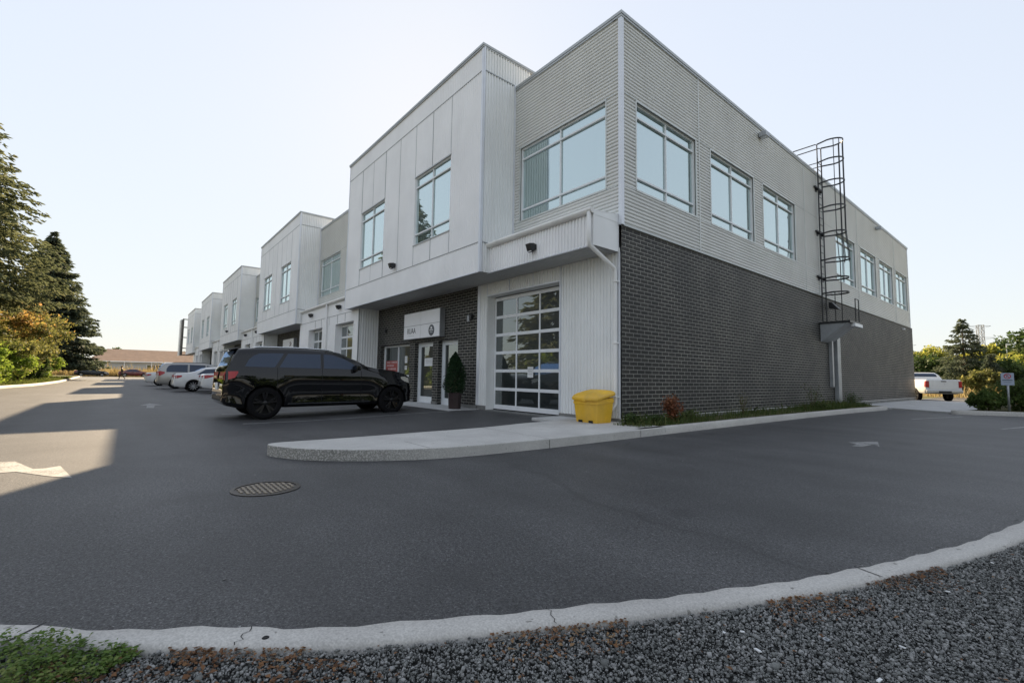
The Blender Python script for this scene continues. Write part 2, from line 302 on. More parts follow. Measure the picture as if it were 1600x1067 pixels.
# ------------------------------------------------------------ mesh helpers
class MB:
    def __init__(s): s.v = []; s.f = []; s.m = []
    def add(s, vs, fs, mi=0):
        o = len(s.v); s.v += [tuple(v) for v in vs]; s.f += [tuple(i+o for i in f) for f in fs]; s.m += [mi]*len(fs); return s
    def quad(s, a, b, c, d, mi=0): return s.add([a, b, c, d], [(0, 1, 2, 3)], mi)
    def box(s, x0, x1, y0, y1, z0, z1, mi=0):
        x0, x1 = sorted((x0, x1)); y0, y1 = sorted((y0, y1)); z0, z1 = sorted((z0, z1))
        return s.add([(x0, y0, z0), (x1, y0, z0), (x1, y1, z0), (x0, y1, z0), (x0, y0, z1), (x1, y0, z1), (x1, y1, z1), (x0, y1, z1)],
                     [(0, 3, 2, 1), (4, 5, 6, 7), (0, 1, 5, 4), (1, 2, 6, 5), (2, 3, 7, 6), (3, 0, 4, 7)], mi)
    def fbox(s, F, u0, u1, v0, v1, n0, n1, mi=0):
        O, U, V, Nn = F
        P = [O + U*a + V*b + Nn*c for c in (n0, n1) for (a, b) in ((u0, v0), (u1, v0), (u1, v1), (u0, v1))]
        return s.add(P, [(0, 3, 2, 1), (4, 5, 6, 7), (0, 1, 5, 4), (1, 2, 6, 5), (2, 3, 7, 6), (3, 0, 4, 7)], mi)
    def tube(s, pts, r, n=8, mi=0, caps=True):
        pts = [Vector(p) for p in pts]; rs = r if isinstance(r, (list, tuple)) else [r]*len(pts)
        rings = []; prev = None
        for i, p in enumerate(pts):
            d = (pts[min(i+1, len(pts)-1)] - pts[max(i-1, 0)]).normalized()
            if prev is None: a = d.orthogonal().normalized()
            else: a = (prev - d*prev.dot(d)).normalized()
            prev = a; b = d.cross(a)
            rings.append([p + (a*math.cos(2*math.pi*k/n) + b*math.sin(2*math.pi*k/n))*rs[i] for k in range(n)])
        o = len(s.v)
        for rg in rings: s.v += [tuple(q) for q in rg]
        for i in range(len(pts)-1):
            for k in range(n):
                s.f.append((o+i*n+k, o+i*n+(k+1) % n, o+(i+1)*n+(k+1) % n, o+(i+1)*n+k)); s.m.append(mi)
        if caps:
            s.f.append(tuple(o+k for k in reversed(range(n)))); s.m.append(mi)
            s.f.append(tuple(o+(len(pts)-1)*n+k for k in range(n))); s.m.append(mi)
        return s
    def lathe(s, prof, c=(0, 0, 0), n=20, axis='z', mi=0):
        """prof: list of (radius, height along axis)"""
        o = len(s.v)
        for (r, h) in prof:
            for k in range(n):
                a = 2*math.pi*k/n; p = (r*math.cos(a), r*math.sin(a), h)
                if axis == 'x': p = (h, p[0], p[1])
                s.v.append((p[0]+c[0], p[1]+c[1], p[2]+c[2]))
        for i in range(len(prof)-1):
            for k in range(n):
                s.f.append((o+i*n+k, o+i*n+(k+1) % n, o+(i+1)*n+(k+1) % n, o+(i+1)*n+k)); s.m.append(mi)
        return s
    def prism(s, poly, z0, z1, mi=0):
        n = len(poly); o = len(s.v)
        s.v += [(x, y, z0) for x, y in poly] + [(x, y, z1) for x, y in poly]
        s.f += [tuple(o+i for i in reversed(range(n))), tuple(o+n+i for i in range(n))]; s.m += [mi, mi]
        for i in range(n): s.f.append((o+i, o+(i+1) % n, o+n+(i+1) % n, o+n+i)); s.m.append(mi)
        return s
    def grid(s, P, mi=0, close=False):
        o = len(s.v); a = len(P); b = len(P[0])
        for row in P: s.v += [tuple(q) for q in row]
        for i in range(a-1):
            for j in range(b-1): s.f.append((o+i*b+j, o+i*b+j+1, o+(i+1)*b+j+1, o+(i+1)*b+j)); s.m.append(mi)
        return s
    def build(s, name, mats, parent=None, smooth=False, loc=None):
        me = bpy.data.meshes.new(name); me.from_pydata(s.v, [], s.f)
        if not isinstance(mats, (list, tuple)): mats = [mats]
        for m in mats: me.materials.append(m)
        me.polygons.foreach_set('material_index', s.m)
        if smooth: me.polygons.foreach_set('use_smooth', [True]*len(s.f))
        me.update()
        o = bpy.data.objects.new(name, me); C.objects.link(o)
        if parent: o.parent = parent
        if loc: o.location = loc
        return o
def fix_normals(o):
    bm = bmesh.new(); bm.from_mesh(o.data); bmesh.ops.recalc_face_normals(bm, faces=bm.faces); bm.to_mesh(o.data); bm.free()
def auto_smooth(o, ang=35):
    me = o.data; bm = bmesh.new(); bm.from_mesh(me)
    for e in bm.edges:
        if len(e.link_faces) == 2: e.smooth = e.calc_face_angle(0) < R(ang)
    for f in bm.faces: f.smooth = True
    bm.to_mesh(me); bm.free()
def bevel(o, w=.01, seg=2):
    md = o.modifiers.new('bevel', 'BEVEL'); md.width = w; md.segments = seg; md.limit_method = 'ANGLE'
def thing(name, label, cat, loc=(0, 0, 0), rotz=0, group=None):
    o = bpy.data.objects.new(name, None); C.objects.link(o); o.location = loc; o.rotation_euler = (0, 0, rotz)
    o.empty_display_size = .1; return tag(o, label, cat, group)
def tag(o, label, cat, group=None, kind=None):
    o['label'] = label; o['category'] = cat
    if group: o['group'] = group
    if kind: o['kind'] = kind
    return o
def struct(o): o['kind'] = 'structure'; return o
def dup(root, loc, rotz=None, label=None, group=None):
    r = root.copy(); C.objects.link(r); r.location = loc
    if rotz is not None: r.rotation_euler = (0, 0, rotz)
    if label: r['label'] = label
    if group: r['group'] = group
    for ch in list(root.children):
        c = ch.copy(); C.objects.link(c); c.parent = r
        for g in list(ch.children):
            d = g.copy(); C.objects.link(d); d.parent = c
    return r
def np_mesh(name, V, F, mats, parent=None, mi=None, smooth=False):
    """V (n,3) float, F (m,k) int"""
    me = bpy.data.meshes.new(name); n, k = F.shape
    me.vertices.add(len(V)); me.vertices.foreach_set('co', np.asarray(V, np.float32).ravel())
    me.loops.add(n*k); me.loops.foreach_set('vertex_index', F.astype(np.int32).ravel())
    me.polygons.add(n); me.polygons.foreach_set('loop_start', np.arange(0, n*k, k, dtype=np.int32))
    me.polygons.foreach_set('loop_total', np.full(n, k, np.int32))
    if not isinstance(mats, (list, tuple)): mats = [mats]
    for m in mats: me.materials.append(m)
    if mi is not None: me.polygons.foreach_set('material_index', mi.astype(np.int32))
    me.update(calc_edges=True); me.validate()
    o = bpy.data.objects.new(name, me); C.objects.link(o)
    if parent: o.parent = parent
    return o
X = Vector((1, 0, 0)); Y = Vector((0, 1, 0)); Z = Vector((0, 0, 1))
def south(y): return (Vector((0, y, 0)), X, Z, -Y)
def east(x): return (Vector((x, 0, 0)), Y, Z, X)
def west(x): return (Vector((x, 0, 0)), Y, Z, -X)

# ------------------------------------------------------------ ground
def sstep(t): t = max(0, min(1, t)); return t*t*(3-2*t)
def gz(x, y):
    a = .085*sstep((y+5.6)/4.4) if y < 5 else 0
    return a*(1-sstep((x+1.0)/1.6))
mb = MB()
ys = [-45, -30, -20, -14, -10, -8, -6.5] + [-6+.25*i for i in range(25)] + [.7]
xs = [-180, -140, -110] + [-90+4*i for i in range(20)] + [-10+.8*i for i in range(26)] + [20, 60]
mb.grid([[(x, y, gz(x, y)) for y in ys] for x in xs])
lot = struct(mb.build('parking_lot', asphalt, smooth=True)); fix_normals(lot)
mb = MB(); mb.grid([[(x, y, 0) for y in (.7, 10, 30, 60)] for x in (-.6, 6, 20, 60)])
lot2 = struct(mb.build('side_road', asphalt)); fix_normals(lot2)
mb = MB(); mb.grid([[(x, y, -.03) for y in (-1600, -45, 0, 60, 1600)] for x in (-1600, -180, 60, 1600)])
g = struct(mb.build('ground', field_m)); fix_normals(g)
for o in (lot, lot2, g):
    if o.data.polygons[0].normal.z < 0: o.data.flip_normals()

def catmull(pts, n=8):
    P = [Vector((*p, 0)) for p in pts]; out = []
    for i in range(len(P)-1):
        p0 = P[max(i-1, 0)]; p1 = P[i]; p2 = P[i+1]; p3 = P[min(i+2, len(P)-1)]
        for k in range(n):
            t = k/n; out.append(.5*((2*p1)+(-p0+p2)*t+(2*p0-5*p1+4*p2-p3)*t*t+(-p0+3*p1-3*p2+p3)*t**3))
    out.append(P[-1]); return out
def kerb(name, left, right, z0, z1, joints=()):
    """left and right: matching edge lines of the kerb top"""
    mb = MB(); n = len(left)
    rows = []
    for i in range(n):
        a, b = left[i], right[i]; d = (b-a).normalized()*.018
        zz = z1
        rows.append([(a.x, a.y, z0), (a.x, a.y, zz-.018), (a.x+d.x, a.y+d.y, zz), (b.x-d.x, b.y-d.y, zz), (b.x, b.y, zz-.018), (b.x, b.y, z0)])
    mb.grid(rows)
    o = mb.build(name, concrete_old); fix_normals(o); auto_smooth(o, 60); return struct(o)
# outer kerb, its inner and outer top edges as seen in the photograph
mid = [(-60, -14.4), (-40, -14.35), (-20, -14.2), (-8, -13.6), (-2, -12.3), (1.0, -10.9), (2.9, -9.7), (3.92, -8.76), (4.3, -8.28), (4.62, -7.86), (4.93, -7.3), (5.17, -6.83), (5.38, -6.38), (5.6, -5.86), (5.79, -5.3), (5.97, -4.7), (6.13, -4.0), (6.28, -3.0), (6.5, -1), (6.6, 4), (6.6, 10), (6.5, 14.2)]
cl = catmull(mid, 8)
def offset(line, d):
    out = []
    for i, p in enumerate(line):
        t = (line[min(i+1, len(line)-1)]-line[max(i-1, 0)]).normalized(); nn = Vector((-t.y, t.x, 0)); out.append(p+nn*d)
    return out
wob = [0.006*math.sin(i*1.7)+.004*math.sin(i*.6) for i in range(len(cl))]
inner_l = [p for p in offset(cl, .095)]; outer_l = [p for p in offset(cl, -.042)]
inner_l = [Vector((p.x-wob[i], p.y+wob[i], 0)) for i, p in enumerate(inner_l)]
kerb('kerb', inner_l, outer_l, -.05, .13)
# joints and a crack across the kerb
def kerb_mark(name, px, wdt, jag=0):
    i = min(range(len(cl)), key=lambda k: (cl[k]-Vector((*px, 0))).length)
    a, b = inner_l[i], outer_l[i]; t = (cl[i+1]-cl[i-1]).normalized(); mb = MB(); K = 9 if jag else 2
    pts = [a.lerp(b, k/(K-1)) + t*(jag*.5*(nrg.random()-.5) if 0 < k < K-1 else 0) for k in range(K)]
    rows = [[(p.x-t.x*wdt*(.5+.8*((k*7) % 3)/2 if jag else 1), p.y-t.y*wdt, .1325), (p.x+t.x*wdt, p.y+t.y*wdt, .1325)] for k, p in enumerate(pts)]
    mb.grid(rows); o = mb.build(name, rubber); struct(o)
kerb_mark('kerb_joint', (5.72, -5.52), .0035); kerb_mark('kerb_joint', (3.94, -8.72), .004)
kerb_mark('kerb_crack', (4.42, -8.12), .0018, .05); kerb_mark('kerb_crack', (5.02, -7.12), .0015, .045)
# gravel bed outside it
poly = [p for p in outer_l if p.x > 2 and p.y < 14]
mb = MB(); rows = []
for p in poly:
    rows.append([(p.x, p.y, .088), (p.x+.5, p.y-.3, .1), (p.x+3, p.y-2, .12), (p.x+14, p.y-10, .12)])
mb.grid(rows); gb = struct(mb.build('gravel_bed', gravel_base)); fix_normals(gb)
if gb.data.polygons[0].normal.z < 0: gb.data.flip_normals()

def stones(name, n, region, size, m, flat=.5, zoff=0.0, zfun=None):
    """region(n) -> (n,2) points; every stone an irregular eight-cornered lump"""
    P = region(n); n = len(P)
    base = np.array([(-1, -1, -1), (1, -1, -1), (1, 1, -1), (-1, 1, -1), (-1, -1, 1), (1, -1, 1), (1, 1, 1), (-1, 1, 1)], float)*.5
    V = base[None]+nrg.uniform(-.26, .26, (n, 8, 3))
    V[:, 4:, :2] *= nrg.uniform(.45, .9, (n, 1, 1))
    sc = size*np.exp(nrg.normal(0, .38, (n, 1, 1)))
    V *= sc*np.stack([nrg.uniform(.8, 1.5, n), nrg.uniform(.6, 1.1, n), np.full(n, flat)*nrg.uniform(.6, 1.5, n)], -1)[:, None]
    # random tilt then spin
    th = nrg.normal(0, .45, n); ct, st = np.cos(th), np.sin(th)
    x, z = V[..., 0].copy(), V[..., 2].copy(); V[..., 0] = x*ct[:, None]-z*st[:, None]; V[..., 2] = x*st[:, None]+z*ct[:, None]
    ph = nrg.uniform(0, 6.28, n); c, s = np.cos(ph), np.sin(ph)
    x, y = V[..., 0].copy(), V[..., 1].copy(); V[..., 0] = x*c[:, None]-y*s[:, None]; V[..., 1] = x*s[:, None]+y*c[:, None]
    V[..., 0] += P[:, :1]; V[..., 1] += P[:, 1:2]; V[..., 2] += (zfun(P) if zfun else zoff)[:, None] + sc[:, :, 0]*.1
    F = np.array([(0, 3, 2, 1), (4, 5, 6, 7), (0, 1, 5, 4), (1, 2, 6, 5), (2, 3, 7, 6), (3, 0, 4, 7)])
    F = (F[None]+8*np.arange(n)[:, None, None]).reshape(-1, 4)
    return np_mesh(name, V.reshape(-1, 3), F, m)
OL = np.array([(p.x, p.y) for p in outer_l]); TL = np.gradient(OL, axis=0); TL /= np.linalg.norm(TL, axis=1)[:, None]
NR = np.stack([TL[:, 1], -TL[:, 0]], 1)
def outside(n, lo=.01, hi=3.2, i0=None, i1=None, pw=1.0):
    ii = np.arange(len(OL)); ok = (OL[:, 0] > 3.3) & (OL[:, 1] < -2.2); ids = ii[ok]
    seg = np.linalg.norm(np.diff(OL[ids], axis=0), axis=1); cum = np.concatenate([[0], np.cumsum(seg)])
    s = nrg.uniform(0, cum[-1], n); d = lo+(hi-lo)*nrg.random(n)**pw
    px = np.interp(s, cum, OL[ids, 0]); py = np.interp(s, cum, OL[ids, 1]); nx = np.interp(s, cum, NR[ids, 0]); ny = np.interp(s, cum, NR[ids, 1])
    return np.stack([px+nx*d, py+ny*d], 1)
def gzf(P):
    from_k = np.min(np.linalg.norm(P[:, None]-OL[None, ::3], axis=2), axis=1) if len(P) < 3000 else .3
    return .09+.03*np.clip(from_k if not np.isscalar(from_k) else .3, 0, 1)+nrg.uniform(0, .012, len(P))
st = stones('gravel', 230000, lambda n: outside(n, .0, 1.6, pw=.9), .0058, m_stone, .6, zfun=gzf)
tag(st, 'dark crushed grey gravel between the kerb and the camera', 'gravel', kind='stuff')
def bits(name, n, P, size, m, z, asp=.5, curl=.35, up=.15):
    """thin curled leaf-like bits lying about"""
    n = len(P); ph = nrg.uniform(0, 6.28, n); s = size*np.exp(nrg.normal(0, .3, n))
    U = np.stack([np.cos(ph), np.sin(ph), nrg.normal(0, up, n)], 1)*s[:, None]
    Wv = np.stack([-np.sin(ph), np.cos(ph), nrg.normal(0, curl, n)], 1)*(s*asp*.5)[:, None]
    c = np.concatenate([P, z[:, None]], 1); up_v = np.array([0, 0, 1.])*(s*curl*.3)[:, None]
    V = np.stack([c-U*.5, c-U*.1+Wv+up_v, c+U*.5, c-U*.1-Wv+up_v], 1)
    F = np.array([[0, 1, 2, 3]])+4*np.arange(n)[:, None]
    return np_mesh(name, V.reshape(-1, 3), F, m)
Pk = outside(5200, .0, .2, pw=2.0); clump = np.sin(Pk[:, 0]*9)+np.sin(Pk[:, 1]*7+1) > .2; Pk = Pk[clump]
Pk = np.concatenate([Pk, outside(700, 0, 1.7)])
fl = bits('fallen_leaves', 0, Pk, .015, m_litterleaf, gzf(Pk)+.012, .55); tag(fl, 'small brown and orange dead leaves drifted along the kerb', 'fallen leaves', kind='stuff')
# island: concrete tongue in front of the grit bin, then a kerbed weed strip along the brick wall
front = catmull([(-.6, -6.98), (-.36, -6.93), (.1, -6.66), (.5, -6.2), (.85, -5.55), (1.02, -4.85), (1.09, -3.9), (1.12, -2.9), (1.12, -.9)], 6)
back = catmull([(-.6, -6.98), (-.68, -6.8), (-.66, -6.2), (-.66, -5.55), (-.7, -4.6), (-.72, -3.5), (-.85, -2.6), (-.95, -2.1), (-1.05, -.9)], 6)
mb = MB(); poly = [(p.x, p.y) for p in front] + [(1.12, -.02), (-1.05, -.02)] + [(p.x, p.y) for p in reversed(back[1:-1])]
mb.prism(poly, -.05, .15); isl = mb.build('concrete_island', concrete_nose); struct(isl); bevel(isl, .022, 3)
mb = MB(); mb.box(-1.88, -1.05, -1.0, -.02, -.05, .15); ip = struct(mb.build('concrete_pad', concrete)); bevel(ip, .01, 2)
e1 = catmull([(1.12, -.9), (1.12, 1.2), (1.14, 5), (1.2, 9), (1.32, 12.5), (1.5, 15.5), (1.2, 16.05), (.5, 16.15), (0.03, 16.15)], 8)
# the strip's kerb
inn = offset(e1, .17)
inn[-1] = Vector((.03, 15.95, 0))
kerb('kerb_strip', inn, e1, -.05, .15)
mb = MB(); pts = [(0.0, -.5)] + [(p.x, p.y) for p in inn[:-3]] + [(0.0, 15.9)]
mb.prism([(0, -.02)] + [(p.x, p.y) for p in inn if p.y > -.02][:-3] + [(0, 15.9)], -.05, .13); struct(mb.build('soil_strip', soil_m))
mb = MB(); mb.box(.004, 1.0, -.9, -.02, -.04, .148); struct(mb.build('soil_corner', soil_m))
for yj, xa, xb in ((-3.32, -.78, 1.118), (-.93, -1.0, 1.135), (-5.35, .2, .95)):
    mb = MB(); mb.add([(xa, yj-.004, .1512), (xb-.02, yj-.004, .1512), (xb-.02, yj+.004, .1512), (xa, yj+.004, .1512)], [(0, 1, 2, 3)])
    if yj > -5: mb.add([(xb, yj-.005, .13), (xb+.0, yj+.005, .13), (xb+.0, yj+.005, .0), (xb, yj-.005, .0)], [(0, 1, 2, 3)])
    struct(mb.build('slab_joint', rubber))
def road_bits(n):
    P = np.stack([nrg.uniform(-3, 6, n), nrg.uniform(-9, 3, n)], 1); return P
Pr = road_bits(160); IL = np.array([(p.x, p.y) for p in inner_l]); ig = nrg.integers(0, len(IL)-1, 900); jg = nrg.random(900)[:, None]; Pg = IL[ig]*(1-jg)+IL[ig+1]*jg; Pg = Pg+np.stack([-(nrg.random(900)**2)*.22, (nrg.random(900)**2)*.16], 1); Pg = Pg[(Pg[:, 0] > 2.5) & (Pg[:, 1] < 4)]
EL = np.array([(p.x, p.y) for p in e1]); ig = nrg.integers(0, len(EL)-1, 700); jg = nrg.random(700)[:, None]; Pe = EL[ig]*(1-jg)+EL[ig+1]*jg; Pe[:, 0] += .01+nrg.random(700)**2*.25
Pr = np.concatenate([Pr, Pg, Pe])
lb = bits('road_grit', 0, Pr, .014, m_stone, np.full(len(Pr), .004), .8); tag(lb, 'tiny grit and twig bits on the asphalt', 'grit', kind='stuff')

# entry pavement strip and garage threshold
mb = MB(); mb.box(-15.0, -5.35, -1.15, .3, -.02, .098)
for k in range(1, 5): mb.box(-15.0-18.03*k, -5.35-18.03*k, -1.15, .3, -.02, .098)
struct(mb.build('pavement', concrete))
# raised concrete apron behind the strip
mb = MB(); mb.prism([(0.02, 16.3), (1.55, 16.2), (3.45, 14.95), (3.95, 17.5), (3.8, 22), (3.2, 29.2), (.3, 29.6), (.02, 29.6)], -.05, .07)
struct(mb.build('rear_pavement', concrete))
rk = catmull([(6.6, 15.9), (5.4, 15.75), (4.4, 15.2), (3.75, 14.85), (3.5, 14.9)], 6)
kerb('rear_kerb', rk, offset(rk, -.17), -.05, .15)
mb = MB(); mb.prism([(3.7, 15.05), (4.4, 15.4), (5.4, 15.95), (6.6, 16.1), (14, 16.1), (14, 60), (3.0, 60), (3.25, 29.5), (3.85, 22), (4.0, 17.5)], -.05, .12)
struct(mb.build('planting_bed', soil_m))
# left verge
lk = catmull([(-24, -14.5), (-32.8, -14.0), (-38.8, -13.35), (-47, -13.15), (-56.8, -13.2), (-80, -13.9), (-113, -14.9)], 6)
kerb('verge_kerb', offset(lk, .2), lk, -.05, .15)
mb = MB(); rows = [[(p.x, p.y-.2, .13), (p.x, p.y-4, .2), (p.x, p.y-30, .3)] for p in lk]; mb.grid(rows)
vg = struct(mb.build('verge', soil_m)); fix_normals(vg)
if vg.data.polygons[0].normal.z < 0: vg.data.flip_normals()
# painted lines and arrows
ARROWS = [[[(-1.77, -9.6), (-1.73, -9.47), (-1.0, -9.24), (-0.91, -9.36), (-0.92, -9.48)], [(-1.0, -9.24), (-0.98, -9.14), (-1.08, -9.03), (-0.58, -8.94), (-0.18, -8.87), (-0.43, -9.07), (-0.91, -9.36)]], [[(3.71, 1.8), (4.03, 2.4), (4.23, 1.58), (4.09, 1.86)], [(3.71, 1.8), (4.09, 1.86), (4.05, 1.32), (3.91, 1.25), (3.89, 1.62)]]]
def sheet(name, polys, m=paint_line, dz=.004):
    mb = MB()
    for q in polys: mb.add([(x, y, gz(x, y)+dz) for x, y in q], [tuple(range(len(q)))])
    o = mb.build(name, m)
    if o.data.polygons[0].normal.z < 0: o.data.flip_normals()
    return struct(o)
def line(x, y0, y1, w=.05):
    n = 14; ysl = [y0+(y1-y0)*i/n for i in range(n+1)]
    return [[(x-w, ysl[i]), (x+w, ysl[i]), (x+w, ysl[i+1]), (x-w, ysl[i+1])] for i in range(n)]
for xx in (-5.12, -8.0, -10.9, -13.8, -16.8, -19.8, -22.9, -26.0, -29.1, -32.2, -35.3): sheet('parking_line', line(xx, -6.5, -1.25))
sheet('painted_arrow', ARROWS[0]); sheet('painted_arrow', [[(-12.9, -8.12), (-12.9, -7.5), (-14.1, -7.83)], [(-12.9, -7.93), (-11.5, -7.98), (-11.45, -7.8), (-12.9, -7.72)]]); sheet('painted_arrow', ARROWS[1])
sheet('parking_line', [[(3.15, 10.3), (3.22, 10.2), (4.0, 13.4), (3.92, 13.5)]]); sheet('parking_line', [[(5.2, 8.4), (5.27, 8.3), (5.8, 10.6), (5.7, 10.7)]])

# manhole cover
mb = MB(); cx, cy, rad = 1.43, -7.41, .265
mb.lathe([(rad+.035, 0), (rad+.035, .006), (rad, .008), (rad, .002), (0.001, .002)], (cx, cy, .002), 40)
for i in range(-6, 7):
    for j in range(-6, 7):
        x, y = i*.044+(.022 if j % 2 else 0), j*.044
        if math.hypot(x, y) < rad-.03:
            a = .35*(1 if (i+j) % 2 else -1); c, s = math.cos(a), math.sin(a)
            q = [(x+c*dx-s*dy+cx, y+s*dx+c*dy+cy) for dx, dy in ((-.018, -.011), (.018, -.011), (.018, .011), (-.018, .011))]
            mb.prism(q, .003, .011, 1)
iron = mat('cast_iron', (.045, .038, .032), .45, .5, .5, .3, 20); iron2 = mat('worn_iron', (.26, .22, .17), .45, .4, .5, .3, 20)
mh = mb.build('manhole_cover', [iron, iron2]); tag(mh, 'round cast iron manhole cover with raised studs in the asphalt', 'manhole cover')

# ------------------------------------------------------------ the building
BLD = thing('commercial_building', 'long two storey building of white and grey metal over black brick with glazed garage doors', 'building', (0, 0, 0))
H, HB, ZH, ZS, HT, HX, SU, SL = 9.70, 4.617, 7.75, 5.58, 10.50, 3.985, 9.78, 4.81
PER, NB, D = 18.03, 5, 1.227
XA, XB = 3.83, 14.04
LY = 29.45
def ribs(mb, F, u0, u1, v0, v1, pitch, amp, along, mi=0, shape='box', n0=0.0):
    """ribbed sheet on frame F; along='v': ribs run along V (upright), 'u': along U"""
    O, U, V, Nn = F
    a0, a1 = (u0, u1) if along == 'v' else (v0, v1)
    if shape == 'box': st = [(0, 0), (.5, 0), (.58, 1), (.92, 1), (1, 0)]
    elif shape == 'box2': st = [(0, 0), (.16, 0), (.34, .85), (.5, 1), (.78, 1), (.9, .8), (1, 0)]
    else: st = [(i/6, .5-.5*math.cos(2*math.pi*i/6)) for i in range(7)]
    pts = []; k0 = math.floor(a0/pitch)-1; k1 = math.ceil(a1/pitch)+1
    for k in range(k0, k1):
        for f, h in st[:-1]: pts.append(((k+f)*pitch, h*amp))
    def hh(a):
        for (p, h), (q, g) in zip(pts, pts[1:]):
            if p <= a <= q: return h+(g-h)*(a-p)/(q-p) if q > p else h
        return 0
    line_ = [(a0, hh(a0))]+[(a, h) for a, h in pts if a0 < a < a1]+[(a1, hh(a1))]
    if along == 'v': G = [[O+U*a+V*v+Nn*(h+n0) for v in (v0, v1)] for a, h in line_]
    else: G = [[O+U*u+V*a+Nn*(h+n0) for u in (u0, u1)] for a, h in line_]
    mb.grid(G, mi)
def clad(mb, F, u0, u1, v0, v1, ops, fn):
    us = sorted({u0, u1, *[o[0] for o in ops], *[o[1] for o in ops]}); vs = sorted({v0, v1, *[o[2] for o in ops], *[o[3] for o in ops]})
    us = [u for u in us if u0 <= u <= u1]; vs = [v for v in vs if v0 <= v <= v1]
    # merge cells in whole columns where nothing is cut out
    for a, b in zip(us, us[1:]):
        run = None
        for c, d in zip(vs, vs[1:]):
            cut = any(o[0]-1e-6 <= a and b <= o[1]+1e-6 and o[2]-1e-6 <= c and d <= o[3]+1e-6 for o in ops)
            if cut:
                if run: fn(mb, F, a, b, run[0], run[1]); run = None
            else: run = (run[0], d) if run else (c, d)
        if run: fn(mb, F, a, b, run[0], run[1])
def flat(mb, F, a, b, c, d, mi=0, n0=0.0):
    O, U, V, Nn = F; mb.add([O+U*a+V*c+Nn*n0, O+U*b+V*c+Nn*n0, O+U*b+V*d+Nn*n0, O+U*a+V*d+Nn*n0], [(0, 1, 2, 3)], mi)
def reveal(mb, F, a, b, c, d, dep, mi=0, out=.0, sides='lrtb'):
    O, U, V, Nn = F; p = lambda u, v, n: O+U*u+V*v+Nn*n
    if 'l' in sides: mb.add([p(a, c, out), p(a, d, out), p(a, d, -dep), p(a, c, -dep)], [(0, 1, 2, 3)], mi)
    if 'r' in sides: mb.add([p(b, c, out), p(b, d, out), p(b, d, -dep), p(b, c, -dep)], [(0, 1, 2, 3)], mi)
    if 't' in sides: mb.add([p(a, d, out), p(b, d, out), p(b, d, -dep), p(a, d, -dep)], [(0, 1, 2, 3)], mi)
    if 'b' in sides: mb.add([p(a, c, out), p(b, c, out), p(b, c, -dep), p(a, c, -dep)], [(0, 1, 2, 3)], mi)
c_h = lambda mb, F, a, b, c, d: ribs(mb, F, a, b, c, d, .088, .036, 'u', 0, 'box2', .002)
c_v = lambda mb, F, a, b, c, d: ribs(mb, F, a, b, c, d, .1, .028, 'v', 0, 'box', .002)
c_vb = lambda mb, F, a, b, c, d: ribs(mb, F, a, b, c, d, .115, .03, 'v', 0, 'box', .004)
c_f = lambda mb, F, a, b, c, d: flat(mb, F, a, b, c, d, 0, .0)

def window(F, a, b, c, d, dep=.12, name='window', m=None, fr=.042, bars=(.152, .847), mull=(.5,)):
    """aluminium frame set back in its opening, with mullion and two transoms, and the sheet of glass behind"""
    m = m or alu; mb = MB(); n0, n1 = -dep-.03, -dep+.045
    mb.fbox(F, a+.004, a+fr, c+.004, d-.004, n0, n1); mb.fbox(F, b-fr, b-.004, c+.004, d-.004, n0, n1)
    mb.fbox(F, a+fr, b-fr, c+.004, c+fr, n0, n1-.003); mb.fbox(F, a+fr, b-fr, d-fr, d-.004, n0, n1-.003)
    for q in bars:
        z = d-(d-c)*q; mb.fbox(F, a+fr, b-fr, z-.022, z+.022, n0, n1+.006)
    ys_ = [d-fr]+[d-(d-c)*q for q in bars]+[c+fr]
    for q in mull:
        u = a+(b-a)*q
        for i in range(len(ys_)-1):
            hi = ys_[i]-(.022 if i else 0); lo = ys_[i+1]+(.022 if i < len(ys_)-2 else 0)
            mb.fbox(F, u-.02, u+.02, lo, hi, n0, n1-.006)
    w = mb.build(name, m, BLD)
    mb = MB(); flat(mb, F, a+fr*.5, b-fr*.5, c+fr*.5, d-fr*.5, 0, -dep-.002)
    p_ = mb.build('pane', glass_up if name == 'window' else glass_door, w)
    return w
def seam(mb, F, u0, u1, v0, v1, h=.022, mi=0): mb.fbox(F, u0, u1, v0, v1, 0.001, h, mi)

# core masses behind the cladding
mb = MB()
mb.box(-88, -.35, .45, LY-.3, -.05, HB-.05)
mb.box(-88, -.25, .3, LY-.25, HB-.05, H-.35)
for k in range(NB):
    o = -k*PER; mb.box(o-XB+.2, o-XA-.2, -D+.25, .8, HX+.06, HT-.08)
core = mb.build('wall_core', roof_flat, BLD)
mb = MB(); mb.box(-88, -.02, LY-.02, LY-.22, HB, H); mb.box(-88.0, -.02, LY-.2, LY+.5, -.05, HB-.001)
mb.build('rear_wall', grey_corr, BLD)

# east wall: brick below, ribbed grey metal above with seven windows
EB = east(0.0)
mb = MB(); clad(mb, EB, 0, LY+.65, .22, HB, [], lambda mb, F, a, b, c, d: flat(mb, F, a, b, c, d))
mb.quad((0, LY+.65, .22), (-3, LY+.65, .22), (-3, LY+.65, HB), (0, LY+.65, HB)); mb.quad((0, LY, HB), (0, LY+.65, HB), (-3, LY+.65, HB), (-3, LY, HB))
mb.build('brick_wall', brick_e, BLD)
mb = MB(); mb.box(-.3, .006, -.0, LY+.66, -.05, .216); mb.box(-.3, .02, -.004, LY+.66, .205, .222, 1)
mb.build('foundation', [found_m, gutter_m], BLD)
EW = [(.547, 3.285), (4.13, 6.95), (7.69, 10.5), (15.2, 18.03), (18.96, 21.75), (22.48, 25.3), (26.09, 28.93)]
ops = [(a, b, ZS, ZH) for a, b in EW]
mb = MB(); clad(mb, EB, 0.0, LY, HB+.03, H, ops, c_h)
